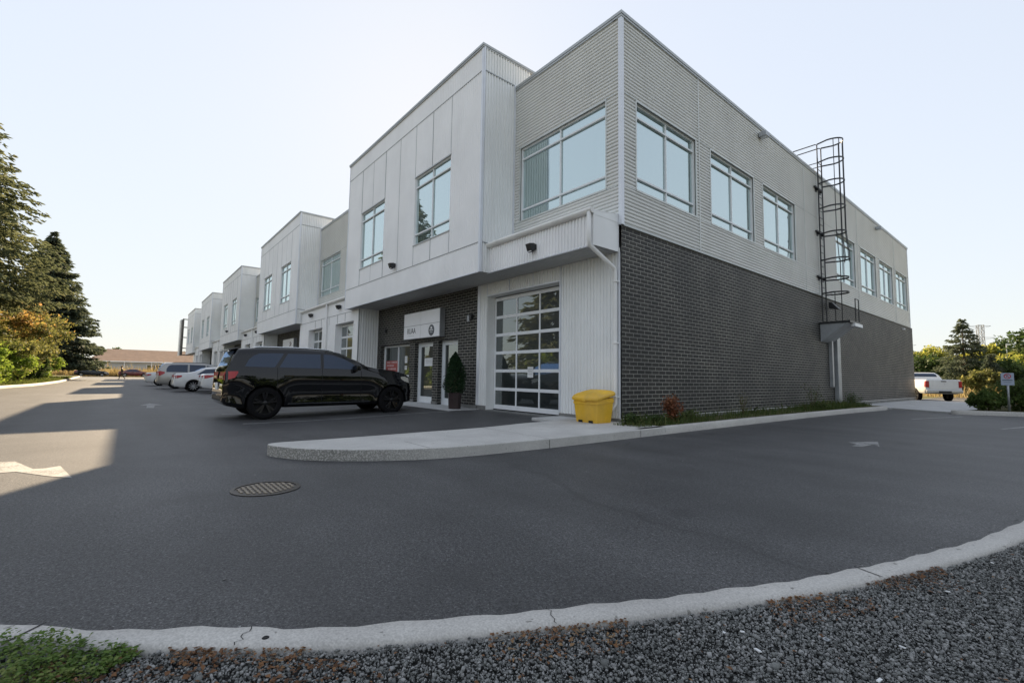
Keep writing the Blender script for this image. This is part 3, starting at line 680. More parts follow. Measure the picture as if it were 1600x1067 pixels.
for a, b, c, d in ops: reveal(mb, EB, a, b, c, d, .2, 0, .02)
mb.build('metal_cladding', grey_corr, BLD)
mb = MB()
for y in (3.47, 11.52, 12.98, 13.55, 18.5, 25.85): mb.fbox(EB, y-.02, y+.02, HB+.03, H-.02, .0, .047)
for a, b, c, d in ops:
    mb.fbox(EB, a-.03, b+.03, d, d+.05, .0, .048); mb.fbox(EB, a-.03, b+.03, c-.045, c, .0, .054)
    mb.fbox(EB, a-.045, a, c, d, .0, .046); mb.fbox(EB, b, b+.045, c, d, 0, .046)
segs = [0]+[v for a, b in EW for v in (a-.045, b+.045)]+[LY]
for a, b in zip(segs[::2], segs[1::2]):
    mb.fbox(EB, a, b, ZH+.03, ZH+.055, .0, .044); mb.fbox(EB, a, b, ZS-.04, ZS-.018, .0, .043)
mb.build('flashing', mat('flashing_grey', (.58, .6, .58), .4, .3), BLD)
for a, b, c, d in ops: window(EB, a, b, c, d, .07)
mb = MB(); mb.box(-.045, .05, -.05, .045, HB+.0, H-.02); mb.box(-.05, .05, LY-.04, LY+.03, HB+.02, H-.03)
mb.build('corner_trim', trim_light, BLD)
mb = MB(); mb.box(-.03, .045, .046, LY, HB-.02, HB+.03); mb.build('brick_cap_flashing', coping_m, BLD)

# roof and copings
mb = MB(); mb.box(-88, -.3, .3, LY-.3, H-.35, H-.3); mb.build('roof', roof_flat, BLD)
mb = MB()
mb.box(-.25, .075, -.075, LY+.08, H-.02, H+.055); mb.box(-.2, .062, -.062, LY+.07, H-.075, H-.022)
mb.build('coping', coping_m, BLD)

def garage_door(F, a, b, c, d, dep, cols=3, rows=6):
    mb = MB(); n0, n1 = -dep-.04, -dep
    mb.fbox(F, a, a+.06, c, d, n0, n1); mb.fbox(F, b-.06, b, c, d, n0, n1)
    cw = (b-a-.12)/cols; rh = (d-c-.12)/rows
    for i in range(rows+1):
        z = c+.06+rh*i; t = .05 if 0 < i < rows else .06
        if i == 0: mb.fbox(F, a+.06, b-.06, c, c+.13, n0, n1-.003)
        elif i == rows: mb.fbox(F, a+.06, b-.06, d-.1, d, n0, n1-.003)
        else: mb.fbox(F, a+.06, b-.06, z-t, z+t-.012, n0, n1-.003); mb.fbox(F, a+.06, b-.06, z-.004, z+.004, n0, n1+.002)
    for j in range(1, cols):
        u = a+.06+cw*j
        for i in range(rows):
            mb.fbox(F, u-.024, u+.024, c+.06+rh*i+(.07 if i == 0 else .038), c+.06+rh*(i+1)-(.04 if i == rows-1 else .05), n0, n1-.006)
    g_ = mb.build('garage_door', white_frame, BLD)
    mb = MB(); flat(mb, F, a+.03, b-.03, c+.05, d-.05, 0, -dep-.025); mb.build('glass_panels', glass_door, g_)
    mb = MB(); mb.fbox(F, a, b, c-.03, c, n0, n1+.004); mb.build('bottom_seal', rubber, g_)
    return g_

# end bay (ground floor under a canopy, window above)
S0 = south(0.0)
GA, GB_, GT, GZ = -5.06, -1.93, 3.58, .10
mb = MB(); op = [(GA, GB_, -1, GT)]
clad(mb, S0, -5.54, -.02, .22, HX+.1, [(GA, GB_, .22, GT)], c_v)
reveal(mb, S0, GA, GB_, 0, GT, .3, 0, .02, 'lrt')
mb.add([(-5.54, -.02, .0), (-5.54, -.02, HX), (-5.54, .2, HX), (-5.54, .2, 0)], [(0, 1, 2, 3)])
mb.build('white_cladding', white_panel, BLD)
mb = MB()
for u in (-4.0, -2.95): seam(mb, S0, u-.014, u+.014, GT+.05, HX+.05, .036)
for u in (GA-.0, GB_+.02): seam(mb, S0, u-.02, u+.02, GT if u < -4 else .25, HX+.05, .038)
seam(mb, S0, GA, GB_, GT, GT+.04, .042); mb.fbox(S0, -5.56, -5.42, .22, HX, .002, .04); mb.fbox(S0, -.075, -.03, .22, HX, .002, .038)
mb.build('panel_seams', trim_light, BLD)
mb = MB(); mb.box(-5.5, GA-.01, -.035, .2, -.05, .215); mb.box(GB_+.01, -.31, -.035, .2, -.05, .215); mb.box(-.3, .0, -.034, -.006, -.05, .214)
mb.box(GA, GB_, -.1, .5, -.03, .104)
mb.build('foundation', found_m, BLD)
garage_door(S0, GA+.02, GB_-.02, GZ+.035, GT-.03, .27)

def upper_bay(o, x0, x1, wins):
    """grey ribbed first-floor wall between two projecting bays"""
    F = S0; ops = [(o+a, o+b, ZS, ZH) for a, b in wins]
    mb = MB(); clad(mb, F, o+x0, o+x1, 4.6, H, ops, c_h)
    for a, b, c, d in ops: reveal(mb, F, a, b, c, d, .2, 0, .02)
    mb.build('metal_cladding', grey_corr, BLD)
    mb = MB()
    for a, b, c, d in ops:
        mb.fbox(F, a-.03, b+.03, d, d+.05, .0, .048); mb.fbox(F, a-.03, b+.03, c-.04, c, .0, .054)
        mb.fbox(F, a-.035, a, c, d, .0, .046); mb.fbox(F, b, b+.035, c, d, 0, .046)
    segs = [o+x0]+[v for a, b, c, d in ops for v in (a-.035, b+.035)]+[o+x1-.05]
    for a, b in zip(segs[::2], segs[1::2]):
        if b-a > .05: mb.fbox(F, a, b, ZH+.03, ZH+.055, .0, .044); mb.fbox(F, a, b, ZS-.04, ZS-.018, .0, .043)
    mb.build('flashing', MATS['flashing_grey'], BLD)
    for a, b, c, d in ops: window(F, a, b, c, d, .06)
    mb = MB(); mb.box(o+x0+.0, o+x1-.03, -.073, .25, H-.02, H+.055); mb.box(o+x0+.0, o+x1-.06, -.06, .2, H-.075, H-.022); mb.build('coping', coping_m, BLD)
upper_bay(0, -XA, -.05, [(-3.55, -.43)])

def gutter(x0, x1, y, z):
    mb = MB(); prof = [(0, -.0), (-.10, 0), (-.118, -.03), (-.118, -.06), (-.095, -.10), (-.06, -.125), (0, -.125)]
    mb.grid([[(x, y+a, z+b) for a, b in prof] for x in (x0, x1)])
    for x in (x0, x1): mb.add([(x, y+a, z+b) for a, b in prof], [tuple(range(len(prof)))])
    g_ = mb.build('gutter', gutter_m, BLD); fix_normals(g_)
# canopy of the end bay
CY = -.9
mb = MB(); Fc = south(CY)
clad(mb, Fc, -XA-.2, -.06, HX-.0, 4.68, [], c_v)
mb.build('canopy_fascia', white_panel_front, BLD)
mb = MB(); mb.box(-XA, -.05, CY+.002, -.024, 4.66, 4.73); mb.add([(-.055, CY, HX), (-.055, -.025, HX), (-.055, -.025, 4.86), (-.055, -.1, 4.86), (-.055, CY, 4.76)], [(0, 1, 2, 3, 4)])
mb.add([(-XA, CY-.02, 4.735), (-.05, CY-.02, 4.735), (-.05, -.02, 4.87), (-XA, -.02, 4.87)], [(0, 1, 2, 3)])
mb.box(-.075, -.045, CY-.015, CY+.02, HX-.01, 4.74)
mb.build('canopy', white_panel, BLD)
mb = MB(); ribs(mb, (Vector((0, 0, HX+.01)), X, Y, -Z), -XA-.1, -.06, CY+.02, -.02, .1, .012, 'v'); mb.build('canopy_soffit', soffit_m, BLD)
mb = MB(); mb.box(-XA-.1, -.06, CY-.02, CY+.03, HX-.012, HX+.02); mb.build('drip_edge', trim_light, BLD)
gutter(-XA+.02, -.03, CY-.02, 4.80)
mb = MB(); dp = [(-.11, CY-.09, 4.7), (-.11, CY-.09, 4.10), (-.11, CY-.07, 3.98), (-.10, -.14, 3.60), (-.1, -.10, 3.5), (-.1, -.10, .55), (-.14, -.14, .45), (-.3, -.36, .26)]
mb.tube(dp, .048, 10); ds = mb.build('downspout', gutter_m, BLD, smooth=True)
mb = MB()
for z in (3.3, 1.9, .7): mb.box(-.16, -.04, -.155, -.02, z-.015, z+.015)
mb.build('pipe_strap', gutter_m, ds)

def bay(k):
    """projecting white box with two windows over the recessed brick entry"""
    o = -k*PER; F = south(-D); a0, a1 = o-XB, o-XA; mid_ = o-8.94
    wa, wb = (o-7.73, o-5.44), (o-12.49, o-10.2); vz, vh = 5.515, 7.88
    ops = [(wa[0], wa[1], vz, vh), (wb[0], wb[1], vz, vh)]
    mb = MB(); clad(mb, F, a0+.04, a1-.04, HX, HT-.02, ops, lambda mb, F, a, b, c, d: ribs(mb, F, a, b, c, d, .1, .009, 'v', 0, 'box', .003))
    for q in ops: reveal(mb, F, *q, .16, 0, .012)
    mb.build('bay_front', white_panel_front, BLD)
    for F_, in ((east(a1),), (west(a0),)): mb = MB(); clad(mb, F_, -D+.03, .55, HX, HT-.02, [], c_v); mb.build('bay_side', white_panel, BLD)
    mb = MB()
    for u0, u1 in ((a0, a0+.05), (a1-.05, a1+.02)): mb.fbox(F, u0, u1, HX-.01, HT, .0, .024)
    mb.fbox(east(a1), -D, -D+.05, HX-.01, HT, .0, .036); mb.fbox(east(a1), -.1, -.05, 4.9, H+.1, .0, .04)
    mb.build('corner_trim', trim_light, BLD)
    mb = MB()
    for z in (SL, SU): mb.fbox(F, a0+.05, a1-.05, z-.012, z+.012, .0, .0185, 0); mb.fbox(east(a1), -D+.05, .5 if z > 9 else -.11, z-.015, z+.015, .0, .038)
    us = [wa[0]+.0, wa[1], wb[0], wb[1], mid_]
    for u in us:
        if u == mid_: mb.fbox(F, u-.009, u+.009, SL+.012, SU-.012, .0, .017)
        else:
            mb.fbox(F, u-.009, u+.009, SL+.012, vz-.03, .0, .017); mb.fbox(F, u-.009, u+.009, vh+.04, SU-.012, .0, .017)
    for q in (wa, wb):
        u = (q[0]+q[1])/2; mb.fbox(F, u-.008, u+.008, SL+.012, vz-.03, .0, .016); mb.fbox(F, u-.008, u+.008, vh+.04, SU-.012, .0, .016)
    mb.build('panel_seams', seam_m, BLD)
    mb = MB()
    for a, b, c, d in ops: mb.fbox(F, a-.02, b+.02, d, d+.04, .0, .03); mb.fbox(F, a-.02, b+.02, c-.03, c, .0, .034)
    mb.build('window_flashing', coping_m, BLD)
    for a, b, c, d in ops: window(F, a, b, c, d, .07)
    mb = MB(); mb.box(a0-.05, a1+.05, -D-.06, .75, HT-.005, HT+.06); mb.box(a0-.035, a1+.035, -D-.045, .7, HT-.05, HT-.008); mb.build('coping', coping_m, BLD)
    # underside
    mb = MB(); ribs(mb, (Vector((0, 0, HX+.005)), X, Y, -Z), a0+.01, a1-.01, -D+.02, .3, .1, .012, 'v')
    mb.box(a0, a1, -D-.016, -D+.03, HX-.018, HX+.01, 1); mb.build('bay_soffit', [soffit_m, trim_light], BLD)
    # brick entry wall with window and two doors
    bx0, bx1 = o-13.24, o-5.54
    wnd = (o-12.86, o-10.16, 1.05, 2.36); d1 = (o-9.74, o-8.36, .06, 2.36); d2 = (o-7.98, o-6.7, .06, 2.36)
    mb = MB(); clad(mb, S0, bx0, bx1, .2, HX+.05, [wnd, d1, d2], lambda mb, F, a, b, c, d: flat(mb, F, a, b, c, d)); w_ = mb.build('brick_wall', brick_s, BLD)
    mb = MB()
    for q in (wnd, d1, d2): reveal(mb, S0, *q, .24, 0, .0, 'lr' if q is not wnd else 'lrtb')
    for q in (d1, d2): reveal(mb, S0, *q, .24, 0, 0, 't')
    mb.build('brick_reveal', brick_e, BLD)
    mb = MB()
    for a, b in ((bx0, d1[0]-.01), (d1[1]+.01, d2[0]-.01), (d2[1]+.01, bx1)): mb.box(a, b, -.03, .25, -.02, .205)
    mb.build('foundation', found_m, BLD)
    window(S0, *wnd, .22, 'entry_window', white_frame, .07, (), (.5,))
    for q in (d1, d2):
        a, b, c, d = q; mb = MB(); n0, n1 = -.25, -.19
        mb.fbox(S0, a, a+.05, c+.04, d, n0-.01, n1+.02); mb.fbox(S0, b-.05, b, c+.04, d, n0-.01, n1+.02); mb.fbox(S0, a+.05, b-.05, d-.05, d, n0-.01, n1+.017)
        mb.fbox(S0, a+.055, a+.155, c+.05, d-.055, n0, n1); mb.fbox(S0, b-.155, b-.055, c+.05, d-.055, n0, n1)
        mb.fbox(S0, a+.155, b-.155, c+.05, c+.27, n0, n1-.002); mb.fbox(S0, a+.155, b-.155, d-.155, d-.055, n0, n1-.002)
        mb.fbox(S0, a, b, c+.0, c+.045, n0-.02, n1+.04)
        dd = mb.build('entry_door', alu, BLD)
        mb = MB(); flat(mb, S0, a+.14, b-.14, c+.25, d-.14, 0, n0+.03); mb.build('door_glass', glass_door, dd)
        mb = MB(); O = S0[0]; hx = b-.13
        mb.tube([(hx, .19, 1.0), (hx, .135, 1.02), (hx, .135, 1.33), (hx, .19, 1.35)], .012, 8); mb.build('handle', chrome, dd)
    return wnd, d1, d2
BAYS = [bay(k) for k in range(NB)]

def pair(k):
    """paired garage doors between two bays; wall stands forward of the floor above"""
    o = -k*PER; a0, a1 = o+PER-XA-.25-PER-.0, o  # placeholder limits
    x1 = o+PER*0 - 13.22; x0 = o - 22.13
    F = south(-.88); t = 3.50
    dr = [(o-16.15, o-13.82), (o-20.42, o-18.12)]
    mb = MB(); clad(mb, F, x0, x1, .2, 4.58, [(a, b, .2, t) for a, b in dr], lambda mb, F, a, b, c, d: ribs(mb, F, a, b, c, d, .1, .01, 'v', 0, 'box', .003))
    for a, b in dr: reveal(mb, F, a, b, 0, t, .3, 0, .012, 'lrt')
    mb.build('white_cladding', white_panel_front, BLD)
    for F_ in (east(x1), west(x0)): mb = MB(); clad(mb, F_, -.86, .0, .2, HX, [], c_vb); mb.build('wing_side', white_panel, BLD)
    mb = MB(); mb.fbox(F, x1-.05, x1+.02, .2, HX-.03, .0, .022)
    mb.fbox(F, x0+.1, x1-.06, 3.93, 3.95, .0, .0185)
    for u in (o-14.9, o-17.05, o-18.3, o-19.3, o-15.9): mb.fbox(F, u-.012, u+.012, t+.03, 3.92, .0, .018)
    mb.build('panel_seams', seam_m, BLD)
    mb = MB(); mb.box(x0, x1, -.86, .3, 4.56, 4.6); mb.add([(x0, -.9, 4.62), (x1, -.9, 4.62), (x1, -.01, 4.78), (x0, -.01, 4.78)], [(0, 1, 2, 3)]); mb.build('ledge_roof', white_panel, BLD)
    mb = MB(); mb.box(x0, dr[1][0], -.91, -.6, -.05, .2); mb.box(dr[1][1], dr[0][0], -.91, -.6, -.05, .2); mb.box(dr[0][1], x1, -.91, -.6, -.05, .2)
    mb.box(x0, x1, -.58, .2, -.05, .09); mb.build('foundation', found_m, BLD)
    mb = MB(); mb.box(x0+.1, x1-.1, -.52, .44, .1, 4.55); mb.build('inner_wall', roof_flat, BLD)
    for a, b in dr: garage_door(F, a+.02, b-.02, .13, t-.03, .27)
    gutter(x0+.03, x1-.85, -.9, 4.69)
    mb = MB(); mb.tube([(o-17.3, -.97, 4.6), (o-17.3, -.95, .2)], .045, 8); mb.build('downspout', gutter_m, BLD, smooth=True)
    upper_bay(o, -PER-XA, -XB, [(-21.56, -18.36), (-17.5, -14.33)])
for k in range(NB-1): pair(k)
# last stretch of wall after the fifth bay
o = -(NB-1)*PER
mb = MB(); clad(mb, S0, -88, o-13.24, .0, H, [], c_v); clad(mb, west(-88), 0, LY, 0, H, [], c_h); mb.build('end_wall', white_panel, BLD)

# wall lights
def wall_light(F, u, v, label, kind='black'):
    O, U, V, Nn = F; p = O+U*u+V*v
    t = thing('wall_light', label, 'wall light', p, 0, 'wall lights')
    mb = MB(); G = (Vector((0, 0, 0)), U, V, Nn)
    m = black_m if kind == 'black' else galv
    mb.fbox(G, -.07, .07, -.02, .12, 0.02, .06); b_ = mb.build('backplate', m, t)
    mb = MB()
    if kind == 'black':
        A = [G[1]*a+G[2]*b+G[3]*c for a in (-.085, .085) for b, c in ((.1, .06), (.13, .1), (.1, .26), (-.06, .2), (-.1, .14), (-.04, .06))]
        n = 6; mb.add(A, [tuple(range(n)), tuple(range(2*n-1, n-1, -1))]+[(i, (i+1) % n, n+(i+1) % n, n+i) for i in range(n)])
    else: mb.fbox(G, -.14, .14, -.06, .1, .06, .3)
    h = mb.build('lamp_housing', m, t); fix_normals(h); bevel(h, .012, 2)
    mb = MB(); mb.fbox(G, -.06, .06, -.085 if kind == 'black' else -.075, -.06, .1 if kind == 'black' else .09, .19 if kind == 'black' else .27)
    mb.build('lens', paper if kind == 'black' else alu, t)
    return t
wall_light(south(CY), -1.93, 4.26, 'black wall light on the canopy above the glazed garage door beside the corner')
wall_light(south(-D), -9.1, 5.02, 'black wall light low on the front of the nearest white projecting bay')
wall_light(south(-.88), -15.5, 4.24, 'black wall light above the right door of the first garage door pair')
wall_light(south(-.88), -19.8, 4.24, 'black wall light above the left door of the first garage door pair')
wall_light(south(-D), -9.1-2*PER, 5.02, 'black wall light low on the front of the third white projecting bay')
wall_light(south(-.88), -15.5-PER, 4.24, 'black wall light above the right door of the second garage door pair')
wall_light(south(-.88), -19.8-PER, 4.24, 'black wall light above the left door of the second garage door pair')
wall_light(EB, 7.55, 9.35, 'grey flood light under the roof edge of the brick side wall, nearest one', 'grey')
wall_light(EB, 22.1, 9.35, 'grey flood light under the roof edge beyond the caged ladder', 'grey')
t = thing('security_light', 'small white light near the top of the brick at its far end', 'wall light', (0, 27.4, 4.36))
mb = MB(); mb.box(.0, .12, -.1, .1, -.04, .04); mb.build('lamp_housing', paper, t)
t = thing('door_intercom', 'small grey box with a dark lens on the brick right of the entry doors', 'intercom', (-6.0, 0, 3.0))
mb = MB(); mb.box(-.1, .02, -.08, -.001, -.13, .09); b_ = mb.build('housing', galv, t); bevel(b_, .015, 2)
mb = MB(); mb.box(.1, .17, -.1, -.001, -.05, .1); mb.build('lens', black_m, t)
t = thing('door_sensor', 'small dark box on the brick left of the white sign', 'sensor', (-12.34, 0, 3.0))
mb = MB(); mb.box(-.06, .06, -.09, -.001, -.1, .07); mb.build('housing', black_m, t)

# signs
def text_mesh(name, s, size, m, parent, loc, rot, ext=.004, sx=1.0):
    cu = bpy.data.curves.new(name, 'FONT'); cu.body = s; cu.size = size; cu.extrude = ext; cu.align_x = 'CENTER'; cu.align_y = 'CENTER'
    ob = bpy.data.objects.new(name+'_tmp', cu); C.objects.link(ob)
    dg = bpy.context.evaluated_depsgraph_get(); me = bpy.data.meshes.new_from_object(ob.evaluated_get(dg)); bpy.data.objects.remove(ob)
    me.materials.clear(); me.materials.append(m); o = bpy.data.objects.new(name, me); C.objects.link(o); o.parent = parent; o.location = loc; o.rotation_euler = rot; o.scale = (sx, 1, 1)
    return o
sg = thing('tenant_sign', 'white four panel sign box with a black round emblem above the entry doors', 'sign', (-8.93, -.002, 2.985))
mb = MB(); mb.box(-1.36, 1.36, -.2, 0, -.5, .5); cab = mb.build('sign_cabinet', galv, sg)
mb = MB()
for a, b in ((-1.34, -.01), (.01, 1.34)):
    for c, d in ((-.485, -.01), (.01, .485)): mb.box(a, b, -.212, -.2, c, d)
mb.build('sign_face', sign_white, sg)
text_mesh('lettering', 'RUAA', .30, ink, sg, (-.72, -.213, -.2), (R(90), 0, 0), .003, .85)
mb = MB(); mb.box(-1.02, -.5, -.2145, -.2125, -.375, -.368); mb.build('rule', ink_grey, sg)
mb = MB(); mb.lathe([(.0001, -.006), (.2, -.006), (.2, 0)], (0, 0, 0), 36); em = mb.build('emblem', mat('emblem_grey', (.1, .11, .125), .5), sg, loc=(.77, -.2125, -.25)); em.rotation_euler = (R(90), 0, 0); em.location = (.8, -.2125, -.25)
em.rotation_euler = (R(-90), 0, 0)
mb = MB()
for (a, b, c, d) in ((-.13, .13, -.012, .012), (-.09, .09, -.075, -.06), (-.05, .05, .05, .12), (-.1, .1, .03, .038)): mb.box(.8+a, .8+b, -.2205, -.2195, -.25+c, -.25+d)
mb.build('emblem_mark', sign_white, sg)
s2 = thing('shop_sign', 'white sign box with a small dark mark over the second brick entry', 'sign', (-27.4, -.002, 2.95))
mb = MB(); mb.box(-1.36, 1.36, -.2, 0, -.5, .5); mb.build('sign_cabinet', galv, s2)
mb = MB(); mb.box(-1.34, 1.34, -.21, -.2, -.48, .48); mb.build('sign_face', sign_white, s2)
mb = MB(); mb.tube([(.5, -.215, .2), (.62, -.215, .28), (.6, -.215, .1), (.5, -.215, -.02), (.75, -.215, .05), (.86, -.215, .2)], .02, 6); mb.box(.45, .9, -.214, -.21, -.15, -.12)
mb.build('emblem', mat('mark_brown', (.16, .11, .09), .5), s2)
# things stuck to the entry glass
wnd, d1, d2 = BAYS[0]
ps = thing('window_poster', 'red and white poster covering the lower left entry window', 'poster', (-12.1, .212, 1.5))
mb = MB(); mb.box(-.62, .58, -.004, .0, -.42, .22); mb.build('poster_sheet', poster_red, ps)
mb = MB(); rx = random.Random(3)
for r_ in range(4):
    x = -.52
    while x < .48:
        w = rx.uniform(.05, .14)
        if rx.random() < .8: mb.box(x, x+w, -.0065, -.0045, .12-r_*.14, .19-r_*.14)
        x += w+.03
mb.build('lettering', mat('poster_pink', (.55, .38, .38), .6), ps)
def note(x, y, z, w, h, label):
    mb = MB(); mb.box(-w/2, w/2, -.003, 0, -h/2, h/2, 0)
    for k in range(4): mb.box(-w*.35, w*.35, -.0045, -.0032, h*.3-k*h*.17, h*.34-k*h*.17, 1)
    o_ = mb.build('paper_notice', [paper, ink_grey], loc=(x, y, z)); tag(o_, label, 'notice', 'notices taped to the glass')
note(-10.85, .212, 1.75, .22, .28, 'white paper notice on the right entry window pane, upper one')
note(-10.85, .212, 1.42, .2, .16, 'white paper notice on the right entry window pane, lower one')
note(-8.95, .2, 1.62, .7, .3, 'wide white notice on the glass of the left entry door')
note(-7.35, .2, 1.68, .18, .24, 'white notice on the glass of the entry door behind the potted shrub')
note(-3.35, .268, 1.25, .24, .3, 'white paper taped inside the nearest glazed garage door')
# steel screen at the far end of the building
t = thing('steel_screen', 'tall grey panel screen on a black steel lattice at the far end of the building', 'screen', (-88.2, 0, 0))
mb = MB(); mb.box(-4.3, -1.9, -1.9, -1.75, 3.9, 10.0); mb.build('panel', grey_corr, t)
mb = MB()
for x in (-1.8, -.25):
    mb.box(x-.09, x+.09, -1.75, -1.55, 3.9, 10.05)
for z in (3.95, 5.1, 6.9, 8.6, 9.95): mb.box(-1.7, -.35, -1.72, -1.58, z-.08, z+.08); mb.box(-.34, -.17, -1.55, .0, z-.07, z+.07)
mb.tube([(-1.7, -1.65, 5.1), (-.3, -1.65, 3.95)], .06, 6); mb.tube([(-1.7, -1.65, 9.95), (-.3, -1.65, 8.6)], .06, 6)
mb.build('lattice', black_steel, t)

# caged ladder on the east wall
t = thing('caged_ladder', 'black steel caged roof ladder rising from a wall bracket on the brick side wall', 'ladder', (0, 13.5, 0))
y0, y1, xr = -.60, -.13, .13
mb = MB()
for y in (y0, y1):
    mb.tube([(xr, y, 3.5), (xr, y, 10.3)], .026, 8)
    mb.tube([(xr, y, 10.3), (xr, y, 10.85), (xr-.06, y, 10.9), (-.75, y, 10.9), (-.82, y, 10.83), (-.82, y, 9.45)], .022, 8)
    mb.tube([(xr, y, 10.1), (-.82, y, 10.12)], .018, 8)
mb.build('side_rails', black_steel, t)
mb = MB()
for k in range(23): mb.tube([(xr, y0, 3.75+k*.29), (xr, y1, 3.75+k*.29)], .012, 6, caps=False)
mb.build('rungs', black_steel, t)
def hoop(z, r=.36, sc=1.0, y_r=.36):
    yc = (y0+y1)/2; pts = [(xr, y0, z)]
    for i in range(13):
        a = math.pi*(i/12)-math.pi/2; pts.append((xr+.4*sc+.45*sc*math.cos(a)*1.0, yc+y_r*sc*math.sin(a), z))
    pts.append((xr, y1, z)); return pts
for z, sc in ((10.88, 1), (10.1, 1), (9.2, 1), (8.15, 1), (7.1, 1), (6.0, 1.1), (5.25, 1.02), (4.65, 1.0)):
    mb = MB(); P = hoop(z, sc=sc)
    for p, q in zip(P, P[1:]):
        p, q = Vector(p), Vector(q); mb.add([p+Z*.03, q+Z*.03, q-Z*.03, p-Z*.03], [(0, 1, 2, 3)]); d = (q-p).normalized().cross(Z)*.01
        mb.add([p+d+Z*.03, q+d+Z*.03, q+d-Z*.03, p+d-Z*.03], [(0, 3, 2, 1)]); mb.add([p+Z*.03, p+d+Z*.03, q+d+Z*.03, q+Z*.03], [(0, 1, 2, 3)]); mb.add([p-Z*.03, q-Z*.03, q+d-Z*.03, p+d-Z*.03], [(0, 1, 2, 3)])
    mb.build('hoop', black_steel, t)
mb = MB()
for i in (2, 4, 6.5, 9, 11):
    a = math.pi*(i/13)-math.pi/2; yc = (y0+y1)/2
    def q(z, sc): return (xr+.4*sc+.45*sc*math.cos(a)-.012, yc+.36*sc*math.sin(a), z)
    mb.tube([q(10.88, 1), q(7.1, 1), q(6.0, 1.1), q(5.9, 1.1)], .015, 5)
mb.build('cage_straps', black_steel, t)
for z in (9.0, 7.15, 5.3):
    mb = MB()
    for y in (y0, y1): mb.box(.03, xr+.02, y-.03, y+.03, z-.05, z+.05); mb.box(.025, .05, y-.09, y+.09, z-.1, z+.1)
    mb.box(.05, xr, y0-.3, y1-.03, z+.02, z+.07)
    mb.build('wall_bracket', black_steel, t)
# platform on a folded sheet-metal bracket
mb = MB(); A = [(.03, -.62, 2.72), (.03, -.62, 3.42), (.95, -.62, 3.42)]; B = [(x, .72, z) for x, y, z in A]
mb.add(A+B, [(0, 2, 1), (3, 4, 5), (0, 3, 5, 2), (1, 2, 5, 4), (0, 1, 4, 3)]); bk = mb.build('sheet_bracket', galv, t); fix_normals(bk)
mb = MB(); mb.box(.02, 1.05, -.66, .78, 3.425, 3.50); mb.box(.96, 1.1, -.2, .8, 3.30, 3.424, 1); mb.build('platform', [black_steel, white_frame], t)
mb = MB()
for x, y in ((1.0, .3), (1.0, .75)): mb.tube([(x, y, 3.5), (x, y, 4.45)], .02, 6)
mb.tube([(1.0, .3, 4.45), (1.0, .75, 4.45)], .02, 6); mb.tube([(1.0, .3, 4.0), (1.0, .75, 4.0)], .015, 6); mb.tube([(.75, -.45, 3.5), (.75, -.45, 6.0)], .018, 6); mb.tube([(.2, .75, 3.5), (.2, .75, 4.9)], .018, 6)
mb.build('guard_rail', black_steel, t)
mb = MB(); mb.add([(.1, .25, 4.15), (.1, .6, 4.15), (.45, .6, 4.1), (.45, .25, 4.1), (.1, .25, 4.4), (.1, .55, 4.4), (.2, .5, 4.4), (.2, .25, 4.4)], [(0, 3, 2, 1), (4, 5, 6, 7), (0, 1, 5, 4), (1, 2, 6, 5), (2, 3, 7, 6), (3, 0, 4, 7)]); mb.build('junction_box', black_steel, t)
dpth = thing('wall_duct', 'pale grey metal duct running down the brick below the ladder bracket', 'duct', (0, 14.5, 0))
mb = MB(); mb.box(.01, .17, -.06, .34, .1, 3.0); b_ = mb.build('duct', galv, dpth); bevel(b_, .012, 2)
mb = MB(); mb.box(.01, .13, -.62, -.45, .9, 2.9); mb.build('conduit', galv, dpth)

